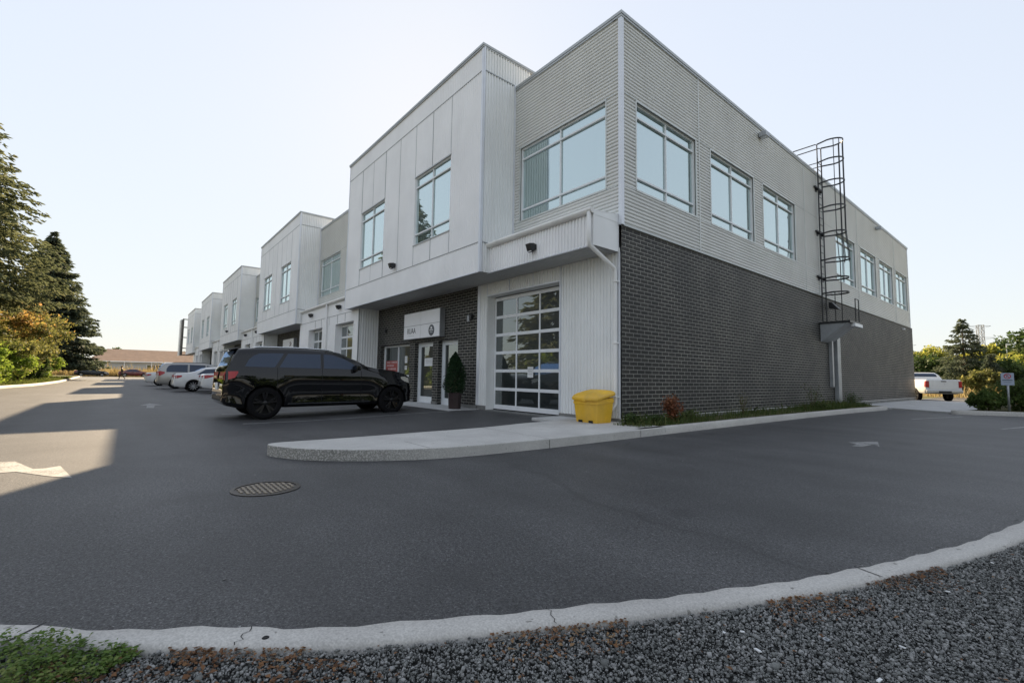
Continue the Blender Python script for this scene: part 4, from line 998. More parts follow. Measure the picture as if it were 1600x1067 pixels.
# ------------------------------------------------------------ vehicles
def interp(tab, x):
    if x <= tab[0][0]: return tab[0][1]
    for (a, p), (b, q) in zip(tab, tab[1:]):
        if x <= b:
            t = (x-a)/(b-a) if b > a else 0; t = t*t*(3-2*t)*.35+t*.65
            return p+(q-p)*t
    return tab[-1][1]
class Car:
    """body lofted along its length; lights, glass and shut lines are laid on that same surface"""
    def __init__(s, sp): s.sp = sp; s.L = sp['L']
    def sec(s, l):
        sp = s.sp; zt = interp(sp['top'], l); zb = interp(sp['bottom'], l); W = interp(sp['width'], l)
        fl = sum(math.exp(-((l-w_)/.5)**4) for w_ in sp['wheels']); F = [a+(b-a)*min(1, fl) for a, b in zip(sp.get('shape', (.975, .993, 1.0, .992)), (.985, 1.0, 1.004, .994))]; be = min(interp(sp['belt'], l), zt-.03); g = zt-be; tum = sp.get('tumble', .30); h = be-zb
        P = [(0, zb), (.78*W, zb), (.93*W, zb+.03*h/.8), (F[0]*W, zb+.12*h), (F[1]*W, zb+.3*h), (F[2]*W, zb+.52*h), (F[3]*W, zb+.74*h), (.978*W, zb+.88*h), (.955*W, be)]
        r = .955*W
        for q in (.2, .4, .6, .78): P.append((r-tum*q*g, be+q*g))
        e = r-tum*g*.85
        P += [(e-.03*min(1, g/.2), be+.9*g), (e-.09, be+.965*g), (e-.2, be+.985*g), (e*.55, be+.995*g), (0, zt)]
        return P
    def hw(s, l, z):
        P = s.sec(l)[2:14]
        if z <= P[0][1]: return P[0][0]
        for (x0, z0), (x1, z1) in zip(P, P[1:]):
            if z <= z1+1e-9: return x0+(x1-x0)*(z-z0)/max(1e-6, z1-z0)
        return P[-1][0]
    def topz(s, l, x):
        P = s.sec(l)[8:]
        for (x0, z0), (x1, z1) in zip(P, P[1:]):
            if x1 <= abs(x) <= x0: return z0+(z1-z0)*(x0-abs(x))/max(1e-6, x0-x1)
        return P[-1][1]
    def end_l(s, x, z, rear=True):
        n = 90; R_ = s.L*.3
        for i in range(n):
            l = R_*i/n; l = l if rear else s.L-l
            P = s.sec(l)
            if P[1][1] <= z <= P[-1][1] and s.hw(l, z) >= abs(x) and s.topz(l, min(abs(x), P[8][0])) >= z-.02: return l
        return R_ if rear else s.L-R_
    def side(s, mb, tab, side, off=.006, mi=0, rows=5):
        """tab: (l, z low, z high)"""
        G = []; ls = []
        for (a, *_), (b, *_) in zip(tab, tab[1:]):
            k = max(1, int((b-a)/.08)); ls += [a+(b-a)*i/k for i in range(k)]
        ls.append(tab[-1][0])
        for l in ls:
            lo = np.interp(l, [t[0] for t in tab], [t[1] for t in tab]); hi = np.interp(l, [t[0] for t in tab], [t[2] for t in tab])
            G.append([(side*(s.hw(l, lo+(hi-lo)*i/rows)+off), l, lo+(hi-lo)*i/rows) for i in range(rows+1)])
        mb.grid(G, mi)
    def top(s, mb, l0, l1, f0, f1, off=.008, mi=0):
        G = []
        for i in range(11):
            l = l0+(l1-l0)*i/10; P = s.sec(l); f = f0+(f1-f0)*i/10; e = P[13][0]*f
            G.append([(e*j/8, l, s.topz(l, e*j/8)+off) for j in range(-8, 9)])
        mb.grid(G, mi)
    def end(s, mb, x0, x1, z0, z1, rear=True, off=.006, mi=0, n=8, bulge=0):
        sg_ = -1 if rear else 1
        G = [[(x0+(x1-x0)*i/n, s.end_l(x0+(x1-x0)*i/n, z0+(z1-z0)*j/4, rear)+sg_*off, z0+(z1-z0)*j/4) for j in range(5)] for i in range(n+1)]
        mb.grid(G, mi)
def make_car(name, label, group, sp, paint, loc, rotz=0, rim='black', tint=glass_car):
    t = thing(name, label, 'car' if name != 'pickup_truck' else 'pickup truck', loc, rotz, group); c = Car(sp); L = sp['L']; r = sp['wheel_r']; wl = sp['wheels']
    ls = [0, .01, .03, .06, .1, .15]+[.2+.1*i for i in range(int((L-.4)/.1))]+[L-.15, L-.1, L-.06, L-.03, L-.01, L]
    ls = sorted(set(round(x, 3) for x in ls if 0 <= x <= L)); vs = []; fs = []
    for l in ls:
        P = c.sec(l); vs += [(x, l, z) for x, z in P]+[(-x, l, z) for x, z in reversed(P[1:-1])]
    n = len(c.sec(0))*2-2
    for i in range(len(ls)-1):
        for j in range(n): fs.append((i*n+j, i*n+(j+1) % n, (i+1)*n+(j+1) % n, (i+1)*n+j))
    fs += [tuple(range(n)), tuple(reversed(range((len(ls)-1)*n, len(ls)*n)))]
    mb = MB(); mb.add(vs, fs); body = mb.build('body', [paint, rubber], t); fix_normals(body)
    # wheel arches
    mb = MB()
    for l in wl:
        for sd in (-1, 1):
            Wd = interp(sp['width'], l); a, b = (Wd-.32, Wd+.2)
            ra = r+.055; prof = [(.0001, sd*a), (ra, sd*a), (ra, sd*b), (.0001, sd*b)]; m2 = MB(); m2.lathe(prof, (0, l, r), 36, 'x')
            mb.add(m2.v, m2.f)
    cut = mb.build('cut', rubber, t); bm = bmesh.new(); bm.from_mesh(cut.data); bmesh.ops.remove_doubles(bm, verts=bm.verts, dist=.001); bmesh.ops.recalc_face_normals(bm, faces=bm.faces); bm.to_mesh(cut.data); bm.free()
    md = body.modifiers.new('b', 'BOOLEAN'); md.operation = 'DIFFERENCE'; md.object = cut; md.solver = 'EXACT'
    dg = bpy.context.evaluated_depsgraph_get(); me = bpy.data.meshes.new_from_object(body.evaluated_get(dg)); body.modifiers.clear(); body.data = me; bpy.data.objects.remove(cut)
    while len(me.materials) < 2: me.materials.append(rubber)
    me.materials[1] = rubber
    for p in me.polygons:
        for l in wl:
            d = math.hypot(p.center.y-l, p.center.z-r)
            if d < r+.056 and abs(p.center.x) < interp(sp['width'], l)-.004: p.material_index = 1
        if p.normal.z < -.9: p.material_index = 1
    auto_smooth(body, 32)
    # wheels
    for l in wl:
        for sd in (-1, 1):
            xo = sd*(interp(sp['width'], l)-.015); w = .235
            mb = MB(); prof = [(r*.66, -.01), (r*.70, 0), (r*.9, .004), (r*.985, -.03), (r, -.06), (r, -w+.05), (r*.97, -w+.01), (r*.7, -w)]
            mb.lathe([(a, sd*b) for a, b in prof], (xo, 0, 0), 40, 'x'); ty = mb.build('tyre', tyre_m, t, True, (0, l, r)); fix_normals(ty)
            mb = MB(); rr_ = r*.69
            mb.lathe([(a, sd*b) for a, b in ((rr_, -.004), (rr_*.97, -.002), (rr_*.95, -.02), (rr_*.93, -.12), (.001, -.13))], (xo, 0, 0), 40, 'x', 1)
            mb.lathe([(a, sd*b) for a, b in ((rr_*.2, -.07), (rr_*.2, -.02), (rr_*.12, -.012), (.001, -.012))], (xo, 0, 0), 16, 'x')
            ns = sp.get('spokes', 5)
            for k in range(ns):
                for da in ((-.13, .13) if ns == 5 else (0,)):
                    a = 2*math.pi*k/ns+.35*(1 if sd > 0 else -1); q0 = a+da*.5; q1 = a+da*1.3; wd = .022 if ns == 5 else .018
                    def pt(rad, an, x, o_=0): return (xo+sd*x, rad*math.cos(an)-o_*math.sin(an), rad*math.sin(an)+o_*math.cos(an))
                    A = [pt(rr_*.15, q0, -.025, -wd*.8), pt(rr_*.15, q0, -.025, wd*.8), pt(rr_*.95, q1, -.012, wd*1.2), pt(rr_*.95, q1, -.012, -wd*1.2)]
                    B = [pt(rr_*.15, q0, -.07, -wd*.8), pt(rr_*.15, q0, -.07, wd*.8), pt(rr_*.95, q1, -.06, wd*1.2), pt(rr_*.95, q1, -.06, -wd*1.2)]
                    mb.add(A+B, [(0, 1, 2, 3), (7, 6, 5, 4), (0, 4, 5, 1), (1, 5, 6, 2), (2, 6, 7, 3), (3, 7, 4, 0)])
            rim_ = mb.build('rim', [rim_black if rim == 'black' else rim_silver, rubber], ty); fix_normals(rim_); auto_smooth(rim_, 30)
    for sd in (-1, 1):
        for w in sp['windows']:
            mb = MB(); c.side(mb, w, sd, .005); o_ = mb.build('side_window', tint, t, True)
        mb = MB()
        for l, z0, z1 in sp['seams']: c.side(mb, [(l-.005, z0, z1), (l+.005, z0, z1)], sd, .0025, rows=12)
        mb.build('door_seams', rubber, t)
        if sp.get('sill'):
            mb = MB(); a, b, z = sp['sill']; c.side(mb, [(a, z-.02, z), (b, z-.015, z+.005)], sd, .012); mb.build('sill_trim', chrome if paint is paint_black else black_m, t)
        for l, z in sp['handles']:
            mb = MB(); x = c.hw(l, z); mb.box(sd*(x-.005), sd*(x+.03), l-.11, l+.11, z-.016, z+.016); h = mb.build('door_handle', paint, t); bevel(h, .008, 2)
        l, z = sp['mirror']; x = c.hw(l, z); mb = MB()
        pr = [(-.07, -.07), (-.075, .06), (-.04, .09), (.03, .08), (.09, .02), (.06, -.06)]
        A = [(sd*(x+.02), l+a, z+.05+b) for a, b in pr]+[(sd*(x+.22), l+a*.8, z+.05+b*.85) for a, b in pr]; n6 = 6
        mb.add(A, [tuple(range(6)), tuple(range(11, 5, -1))]+[(i, (i+1) % 6, 6+(i+1) % 6, 6+i) for i in range(6)]); mb.box(sd*(x-.04), sd*(x+.05), l-.03, l+.04, z-.03, z+.02)
        mm = mb.build('wing_mirror', paint, t); fix_normals(mm); bevel(mm, .012, 2)
        mb = MB(); c.side(mb, sp['tail_side'], sd, .009); zl = sp['tail_z']; xin = sp['tail_in']
        xe = c.sp['tail_x']; c.end(mb, sd*xin, sd*xe, zl[0], zl[1], True, .009, 0, 6); tl = mb.build('taillight', lens_red, t, True); fix_normals(tl)
        mb = MB(); c.end(mb, sd*(xin+.06), sd*(xe-.08), zl[0]+.03, zl[0]+.07, True, .014, 0, 4); mb.build('reversing_lamp', lens_clear, tl)
        mb = MB(); c.side(mb, sp['head_side'], sd, .008); c.end(mb, sd*(xe-.35), sd*(xe-.04), sp['head_z'][0], sp['head_z'][1], False, .008, 0, 6); mb.build('headlight', lens_clear, t, True)
    if sp.get('rear_glass'): mb = MB(); c.top(mb, *sp['rear_glass']); mb.build('rear_window', tint, t, True)
    mb = MB(); c.top(mb, *sp['windscreen']); mb.build('windscreen', tint, t, True)
    if sp.get('plate'):
        z = sp['plate']; mb = MB(); y = c.end_l(0, z)-.02; mb.box(-.16, .16, y-.008, y+.01, z-.08, z+.08); mb.build('number_plate', paper, t)
    mb = MB(); z0, z1 = sp['bump']; c.end(mb, -xe+.02, xe-.02, z0, z1, True, .006, 0, 14); c.end(mb, -xe+.02, xe-.02, z0, z1, False, .006, 0, 14); mb.build('bumper_trim', black_m, t, True)
    if sp.get('rails'):
        a, b = sp['rails']
        for sd in (-1, 1):
            x = c.sec((a+b)/2)[14][0]-.03; mb = MB(); pts = [(sd*x, a, c.topz(a, x)+.0), (sd*x, a+.12, c.topz(a+.12, x)+.018)]+[(sd*x, a+.2+(b-a-.4)*i/6, c.topz(a+.2+(b-a-.4)*i/6, x)+.02) for i in range(7)]+[(sd*x, b-.12, c.topz(b-.12, x)+.016), (sd*x, b, c.topz(b, x))]
            mb.tube(pts, .018, 6); mb.build('roof_rail_or_glint', chrome if paint is paint_black else black_m, t, True)  # on the black SUV this chrome strip imitates the roof-edge sun glint
    return t, c
suv = dict(shape=(.975, .958, .968, .996), L=5.06, wheel_r=.385, wheels=(1.12, 4.36), tumble=.21, spokes=5,
    top=[(0, .62), (.02, .8), (.05, 1.13), (.12, 1.25), (.31, 1.62), (.40, 1.69), (1.0, 1.73), (1.9, 1.745), (2.55, 1.725), (2.9, 1.66), (3.27, 1.50), (3.66, 1.31), (3.9, 1.265), (4.4, 1.215), (4.75, 1.15), (4.92, 1.06), (5.0, .95), (5.04, .8), (5.06, .62)],
    bottom=[(0, .44), (.1, .34), (.5, .27), (1, .26), (4.3, .27), (4.75, .27), (5.0, .32), (5.06, .42)],
    width=[(0, .80), (.03, .87), (.1, .92), (.3, .952), (.8, .962), (1.6, .958), (3.4, .958), (4.3, .962), (4.7, .945), (4.9, .89), (5.0, .81), (5.06, .68)],
    belt=[(0, .9), (.1, 1.1), (.35, 1.20), (1.5, 1.215), (2.6, 1.20), (3.7, 1.185), (4.4, 1.12), (4.8, 1.0), (4.95, .88), (5.06, .55)],
    windows=[[(.56, 1.255, 1.265), (.66, 1.25, 1.42), (.8, 1.25, 1.52), (.95, 1.245, 1.57), (1.3, 1.245, 1.59), (1.5, 1.575, 1.59)],
             [(1.40, 1.245, 1.25), (1.60, 1.24, 1.59), (2.38, 1.235, 1.60)],
             [(2.46, 1.235, 1.6), (2.7, 1.235, 1.585), (3.0, 1.23, 1.49), (3.2, 1.225, 1.385), (3.38, 1.22, 1.26)]],
    seams=[(1.36, .5, 1.23), (2.42, .3, 1.6), (3.45, .35, 1.18)], handles=[(1.62, 1.04), (2.68, 1.03)], mirror=(3.3, 1.2), sill=(1.62, 3.72, .37),
    tail_side=[(.04, .93, 1.12), (.15, .95, 1.135), (.3, .99, 1.14), (.38, 1.1, 1.14)], tail_z=(.95, 1.12), tail_in=.15, tail_x=.80,
    head_side=[(4.62, .98, 1.04), (4.75, .9, 1.04), (4.9, .86, 1.0)], head_z=(.84, .97), rear_glass=(.13, .33, .86, .84), windscreen=(3.58, 2.72, .95, .92), plate=.78, bump=(.42, .56), rails=(.75, 2.75))
_f = lambda l: l*.77 if l < 1 else l-.23
suv['L'] -= .23; suv['wheels'] = tuple(_f(l) for l in suv['wheels'])
for k_ in ('top', 'bottom', 'width', 'belt', 'tail_side', 'head_side', 'seams', 'handles'): suv[k_] = [(_f(q[0]), *q[1:]) for q in suv[k_]]
suv['windows'] = [[(_f(q[0]), *q[1:]) for q in w] for w in suv['windows']]; suv['mirror'] = (_f(3.3), 1.2); suv['sill'] = (_f(1.62), _f(3.72), .37)
suv['rear_glass'] = (.10, .25, .86, .84); suv['windscreen'] = (_f(3.58), _f(2.72), .95, .92); suv['rails'] = (.6, 2.5)  # rails here trace the sun glint along the roof edge
t, c = make_car('parked_suv', 'shiny black SUV parked nose-in by the entry doors of the nearest unit', 'cars parked along the building', suv, paint_black, (-6.86, -6.80, .0))
t.rotation_euler = (R(.35), 0, 0)
mb = MB(); mb.add([(-.70, .24, 1.66), (.70, .24, 1.66), (.68, .10, 1.625), (-.68, .10, 1.625), (-.70, .34, 1.715), (.70, .34, 1.715), (.66, .10, 1.65), (-.66, .10, 1.65)], [(0, 1, 2, 3), (4, 7, 6, 5), (3, 2, 6, 7), (0, 3, 7, 4), (1, 5, 6, 2), (0, 4, 5, 1)])
sp_ = mb.build('roof_spoiler', paint_black, t); fix_normals(sp_); bevel(sp_, .01, 2)
mb = MB(); mb.tube([(0, 1.05, 1.73), (0, .98, 1.80)], [.03, .008], 6); mb.build('aerial_fin', paint_black, t)
sedan = dict(L=4.65, wheel_r=.325, wheels=(.95, 3.7), tumble=.42, spokes=10,
    top=[(0, .5), (.02, .72), (.06, .95), (.16, 1.03), (.7, 1.075), (.95, 1.13), (1.45, 1.36), (1.75, 1.42), (2.2, 1.435), (2.6, 1.40), (3.1, 1.19), (3.4, 1.02), (3.7, .97), (4.3, .86), (4.5, .76), (4.6, .66), (4.65, .5)],
    bottom=[(0, .38), (.1, .28), (.5, .22), (4.1, .2), (4.5, .22), (4.65, .34)],
    width=[(0, .66), (.05, .77), (.15, .84), (.5, .885), (1, .9), (3.4, .9), (4.1, .87), (4.4, .8), (4.58, .68), (4.65, .52)],
    belt=[(0, .7), (.1, .92), (.6, .96), (2.2, .93), (3.4, .88), (4.0, .78), (4.65, .45)],
    windows=[[(1.1, .985, .995), (1.3, .98, 1.13), (1.5, .98, 1.27), (1.95, .975, 1.31), (2.0, .975, 1.31)], [(2.07, .975, 1.31), (2.4, .97, 1.3), (2.75, .965, 1.18), (3.12, .955, .965)]],
    seams=[(1.5, .4, .97), (2.03, .3, 1.3), (3.1, .3, .92)], handles=[(1.65, .82), (2.3, .82)], mirror=(2.95, .93),
    tail_side=[(.03, .74, .9), (.2, .76, .92), (.4, .84, .92)], tail_z=(.74, .9), tail_in=.42, tail_x=.72, head_side=[(4.0, .66, .74), (4.3, .6, .72)], head_z=(.56, .66),
    rear_glass=(.98, 1.5, .9, .88), windscreen=(3.3, 2.45, .95, .9), plate=.72, bump=(.3, .4))
sedan2 = dict(sedan); sedan2.update(tail_side=[(.03, .76, .94), (.25, .8, .97), (.55, .9, .96)], tail_z=(.78, .95), tail_in=.3, spokes=5)
van = dict(L=5.05, wheel_r=.34, wheels=(1.05, 4.0), tumble=.26, spokes=5,
    top=[(0, .6), (.02, .8), (.05, 1.1), (.15, 1.35), (.35, 1.66), (.5, 1.71), (1.5, 1.755), (2.6, 1.74), (3.1, 1.62), (3.9, 1.22), (4.2, 1.1), (4.7, .95), (4.95, .78), (5.05, .55)],
    bottom=[(0, .42), (.1, .32), (.5, .24), (4.5, .22), (5.05, .38)], width=[(0, .74), (.05, .84), (.2, .92), (.6, .965), (3.8, .965), (4.5, .9), (4.9, .76), (5.05, .6)],
    belt=[(0, .9), (.1, 1.02), (1, 1.04), (3, 1.0), (4, .92), (4.6, .8), (5.05, .5)],
    windows=[[(.5, 1.09, 1.3), (.6, 1.09, 1.5), (.75, 1.09, 1.57), (1.65, 1.09, 1.6)], [(1.75, 1.09, 1.6), (2.65, 1.08, 1.58)], [(2.73, 1.08, 1.57), (3.0, 1.07, 1.5), (3.6, 1.06, 1.15)]],
    seams=[(1.7, .35, 1.6), (2.69, .3, 1.58), (3.7, .3, 1.0)], handles=[(1.9, .92), (2.6, .92)], mirror=(3.45, 1.02),
    tail_side=[(.03, .85, 1.12), (.2, .86, 1.16), (.42, 1.0, 1.1)], tail_z=(.86, 1.12), tail_in=.5, tail_x=.8, head_side=[(4.5, .7, .82), (4.8, .62, .78)], head_z=(.6, .72),
    rear_glass=(.1, .36, .88, .84), windscreen=(3.8, 2.75, .95, .9), plate=.8, bump=(.35, .48), rails=(.8, 2.9))
GC = 'cars parked along the building'; YA, YB, YV, YD = -5.5, -6.5, -7.0, -7.4
make_car('parked_sedan', 'white sedan half hidden behind the black SUV with a wide red tail light', GC, sedan2, paint_white, (-23.2, YA, 0), R(0), 'silver')
make_car('parked_sedan', 'white sedan with a silver many spoke wheel parked between the minivan and another sedan', GC, sedan, paint_white, (-26.3, YB, 0), R(0), 'silver')
make_car('parked_minivan', 'silver minivan with roof rails parked nose-in along the building', GC, van, paint_silver, (-32.4, YV, 0), R(0), 'silver')
suv2 = dict(suv); suv2.update(spokes=10)
make_car('parked_suv', 'pale car beyond the silver minivan, farthest in the row along the building', GC, dict(sedan), paint_white, (-40.5, YD, 0), 0, 'silver')
GS = 'dark sedans at the end of the lot'
make_car('parked_sedan', 'dark sedan standing side-on at the end of the lot, left of the walking person', GS, sedan, paint_navy, (-105, -15.6, .1), R(3), 'silver')
make_car('parked_sedan', 'dark red sedan standing side-on at the end of the lot, right of the walking person', GS, sedan, paint_red, (-106, -9.7, .1), R(2), 'silver')
truck = dict(L=5.9, wheel_r=.41, wheels=(1.25, 4.85), tumble=.3, spokes=5,
    top=[(0, .7), (.01, 1.4), (.03, 1.44), (1.9, 1.44), (1.95, 1.46), (2.05, 1.8), (2.3, 1.93), (3.4, 1.95), (3.8, 1.85), (4.4, 1.42), (5.5, 1.28), (5.8, 1.1), (5.9, .8)],
    bottom=[(0, .62), (.2, .5), (5.6, .45), (5.9, .55)], width=[(0, .985), (.02, .995), (.2, 1.0), (5.2, 1.0), (5.7, .94), (5.9, .8)],
    belt=[(0, 1.3), (.1, 1.38), (1.95, 1.40), (2.2, 1.32), (4.4, 1.26), (5.2, 1.1), (5.9, .7)],
    windows=[[(2.25, 1.36, 1.7), (2.4, 1.35, 1.82), (3.05, 1.35, 1.82)], [(3.12, 1.35, 1.82), (3.5, 1.35, 1.78), (4.1, 1.33, 1.42)]],
    seams=[(2.0, .6, 1.42), (3.08, .6, 1.8), (4.2, .6, 1.25)], handles=[(2.5, 1.15), (3.3, 1.15)], mirror=(3.95, 1.32),
    tail_side=[(.02, .95, 1.33), (.13, .95, 1.33)], tail_z=(.95, 1.33), tail_in=.80, tail_x=.955, head_side=[(5.3, .9, 1.1), (5.6, .9, 1.05)], head_z=(.85, 1.0), windscreen=(4.35, 3.6, .95, .9), bump=(.56, .6))
truck['rear_glass'] = (2.0, 2.2, .8, .8)
t, c = make_car('pickup_truck', 'white pickup truck seen from behind past the far end of the brick wall', None, truck, paint_white, (1.50, 30.7, .0), R(35), 'black'); t.scale = (.94, .94, .95); t.location.x -= .20; t.location.y -= .25
for sd in (-1, 1):
    mb = MB(); mb.box(sd*.81, sd*.99, -.03, .12, .92, 1.34); bevel(mb.build('taillight', lens_red, t), .02, 3)
mb = MB(); mb.box(-.98, .98, -.14, .02, .56, .74); b_ = mb.build('rear_bumper', rim_silver, t); bevel(b_, .03, 3)
mb = MB(); mb.box(-.34, .34, -.16, -.141, .57, .70); mb.build('bumper_step', black_m, b_)
mb = MB(); mb.box(-.79, .79, -.022, -.012, .80, 1.40); tg = mb.build('tailgate', paint_white, t); bevel(tg, .008, 2)
mb = MB(); mb.box(-.14, .14, -.034, -.021, 1.29, 1.35); mb.build('tailgate_handle', black_m, tg)
mb = MB(); mb.lathe([(.0001, -.035), (.05, -.035), (.055, -.022)], (0, 0, 0), 16); o_ = mb.build('emblem', chrome, tg, loc=(0, 0, 0)); 
o_.data.transform(Matrix.Rotation(R(90), 4, 'X') @ Matrix.Identity(4)); o_.location = (0, -.056, 1.15)

# ------------------------------------------------------------ street furniture and small things
t = thing('grit_bin', 'yellow plastic grit bin with a sloped lid beside the white downspout', 'grit bin', (-.34, -.56, .15), 0); t.scale = (.88, .88, .93)
def rsec(hx, hy, r, y0=0, n=5):
    P = []
    for cx_, cy_, a0 in ((hx-r, hy-r, 0), (-hx+r, hy-r, 90), (-hx+r, -hy+r, 180), (hx-r, -hy+r, 270)):
        for k in range(n+1): a = R(a0+90*k/n); P.append((cx_+r*math.cos(a), cy_+r*math.sin(a)+y0))
    return P
def loft(mb, secs, mi=0, cap=True):
    o = len(mb.v); n = len(secs[0])
    for q in secs: mb.v += q
    for i in range(len(secs)-1):
        for k in range(n): mb.f.append((o+i*n+k, o+i*n+(k+1) % n, o+(i+1)*n+(k+1) % n, o+(i+1)*n+k)); mb.m.append(mi)
    if cap: mb.f += [tuple(o+k for k in reversed(range(n))), tuple(o+(len(secs)-1)*n+k for k in range(n))]; mb.m += [mi, mi]
mb = MB(); secs = []
for z, hx, hy in ((.0, .335, .27), (.02, .345, .28), (.30, .375, .305), (.42, .385, .315), (.425, .40, .33), (.475, .402, .333), (.48, .39, .322), (.53, .395, .326)):
    secs.append([(x, y, z+(.05 if z > .4 else 0)*max(0, (y+.1)/.4)*(1 if z > .4 else 0)) for x, y in rsec(hx, hy, .05)])
loft(mb, secs); tub = mb.build('tub', yellow_p, t); auto_smooth(tub, 40)
mb = MB(); secs = []
def lz(y): return .0 + .20*sstep((y+.40)/.42)
for f, dz in ((1.0, -.03), (1.03, .0), (1.02, .035), (.95, .07), (.8, .09), (.4, .105)):
    secs.append([(x*f, y*f, .535+dz+lz(y*f)*.62) for x, y in rsec(.42, .355, .07)])
loft(mb, secs); lid = mb.build('lid', yellow_p, t); auto_smooth(lid, 50)
mb = MB(); mb.box(-.05, .05, -.372, -.335, .485, .56); bevel(mb.build('latch', yellow_p, t), .01, 2)
for x_ in (-.25, .25): mb = MB(); mb.box(x_-.04, x_+.04, .33, .375, .60, .72); mb.build('hinge', black_m, t)
mb = MB()
for a, b in ((-.24, -.11), (.09, .22)): mb.box(a, b, -.292, -.25, .0, .055)
mb.build('fork_slots', rubber, t)

t = thing('potted_shrub', 'dark green conical cedar in a faceted dark pot beside the entry doors', 'potted shrub', (-5.86, -.62, .098))
mb = MB(); mb.lathe([(.0001, 0), (.19, 0), (.215, .46), (.225, .47), (.225, .5), (.19, .5), (.19, .45), (.0001, .45)], (0, 0, 0), 8); pot = mb.build('pot', plant_pot, t); fix_normals(pot)
def leaf_cloud(n, sampler, size, asp=.5, droop=0.0, spread=1.0):
    """n little diamond leaves at sampler(n) -> centres"""
    Cc = sampler(n); n = len(Cc); d = nrg.normal(0, 1, (n, 3)); d[:, 2] = d[:, 2]*spread-droop; d /= np.linalg.norm(d, axis=1)[:, None]
    e = np.cross(d, nrg.normal(0, 1, (n, 3))); e /= np.linalg.norm(e, axis=1)[:, None]+1e-9
    s = (size*np.exp(nrg.normal(0, .25, n)))[:, None]
    V = np.stack([Cc-d*s*.5, Cc+e*s*asp*.5, Cc+d*s*.5, Cc-e*s*asp*.5], 1)
    return V.reshape(-1, 3), (np.arange(n)[:, None]*4+np.arange(4)[None])
def cedar_s(n):
    h = nrg.random(n)**.8; a = nrg.uniform(0, 6.28, n); prof = np.interp(h, [0, .08, .3, .6, .85, 1], [.24, .31, .32, .25, .14, .01])
    lump = 1+.15*np.sin(a*3+h*9)+.12*np.sin(a*7-h*17)+.08*np.sin(a*11+h*40); r = prof*lump*(nrg.random(n)**.35)*(1+.12*(nrg.random(n) > .93))
    return np.stack([r*np.cos(a), r*np.sin(a), .5+h*1.25], 1)
V_, F_ = leaf_cloud(14000, cedar_s, .05, .35, -.5); np_mesh('foliage', V_, F_, m_cedar, t)
mb = MB(); mb.tube([(0, 0, .45), (0, 0, 1.5)], [.025, .01], 6); mb.build('stem', wood_m, t)

t = thing('parking_sign', 'small restriction sign painted in shade grey with a red ring on a post by the rear kerb', 'sign', (4.87, 16.65, .12), R(6))
mb = MB(); mb.tube([(0, 0, -.1), (0, 0, 1.40)], .035, 10); mb.build('post', galv, t, True)
mb = MB(); mb.box(-.17, .17, -.05, -.043, .97, 1.42); bevel(mb.build('sign_plate', sign_shaded, t), .002, 1)
mb = MB()
for k in range(28):
    a0, a1 = 2*math.pi*k/28, 2*math.pi*(k+1)/28
    mb.add([(r_*math.cos(a), -.0515, 1.30+r_*math.sin(a)) for r_, a in ((.07, a0), (.095, a0), (.095, a1), (.07, a1))], [(0, 1, 2, 3)])
mb.add([(-.06, -.053, 1.345), (-.045, -.053, 1.36), (.06, -.053, 1.255), (.045, -.053, 1.24)], [(0, 1, 2, 3)])
mb.build('red_ring', sign_red, t)
text_mesh('lettering', 'P', .12, ink, t, (0, -.0505, 1.30), (R(90), 0, 0), .0006)
mb = MB(); mb.box(-.13, .13, -.052, -.0505, 1.14, 1.165); mb.box(-.1, .1, -.052, -.0505, 1.07, 1.08); mb.build('text_rule', ink, t)
t = thing('rear_sign', 'pale sign seen edge-on behind the small parking restriction sign', 'sign', (5.42, 17.9, .12), R(35))
mb = MB(); mb.tube([(0, 0, -.1), (0, 0, 1.45)], .035, 10); mb.build('post', galv, t, True)
mb = MB(); mb.box(-.2, .2, -.05, -.043, .98, 1.48); mb.build('sign_plate', sign_white, t)

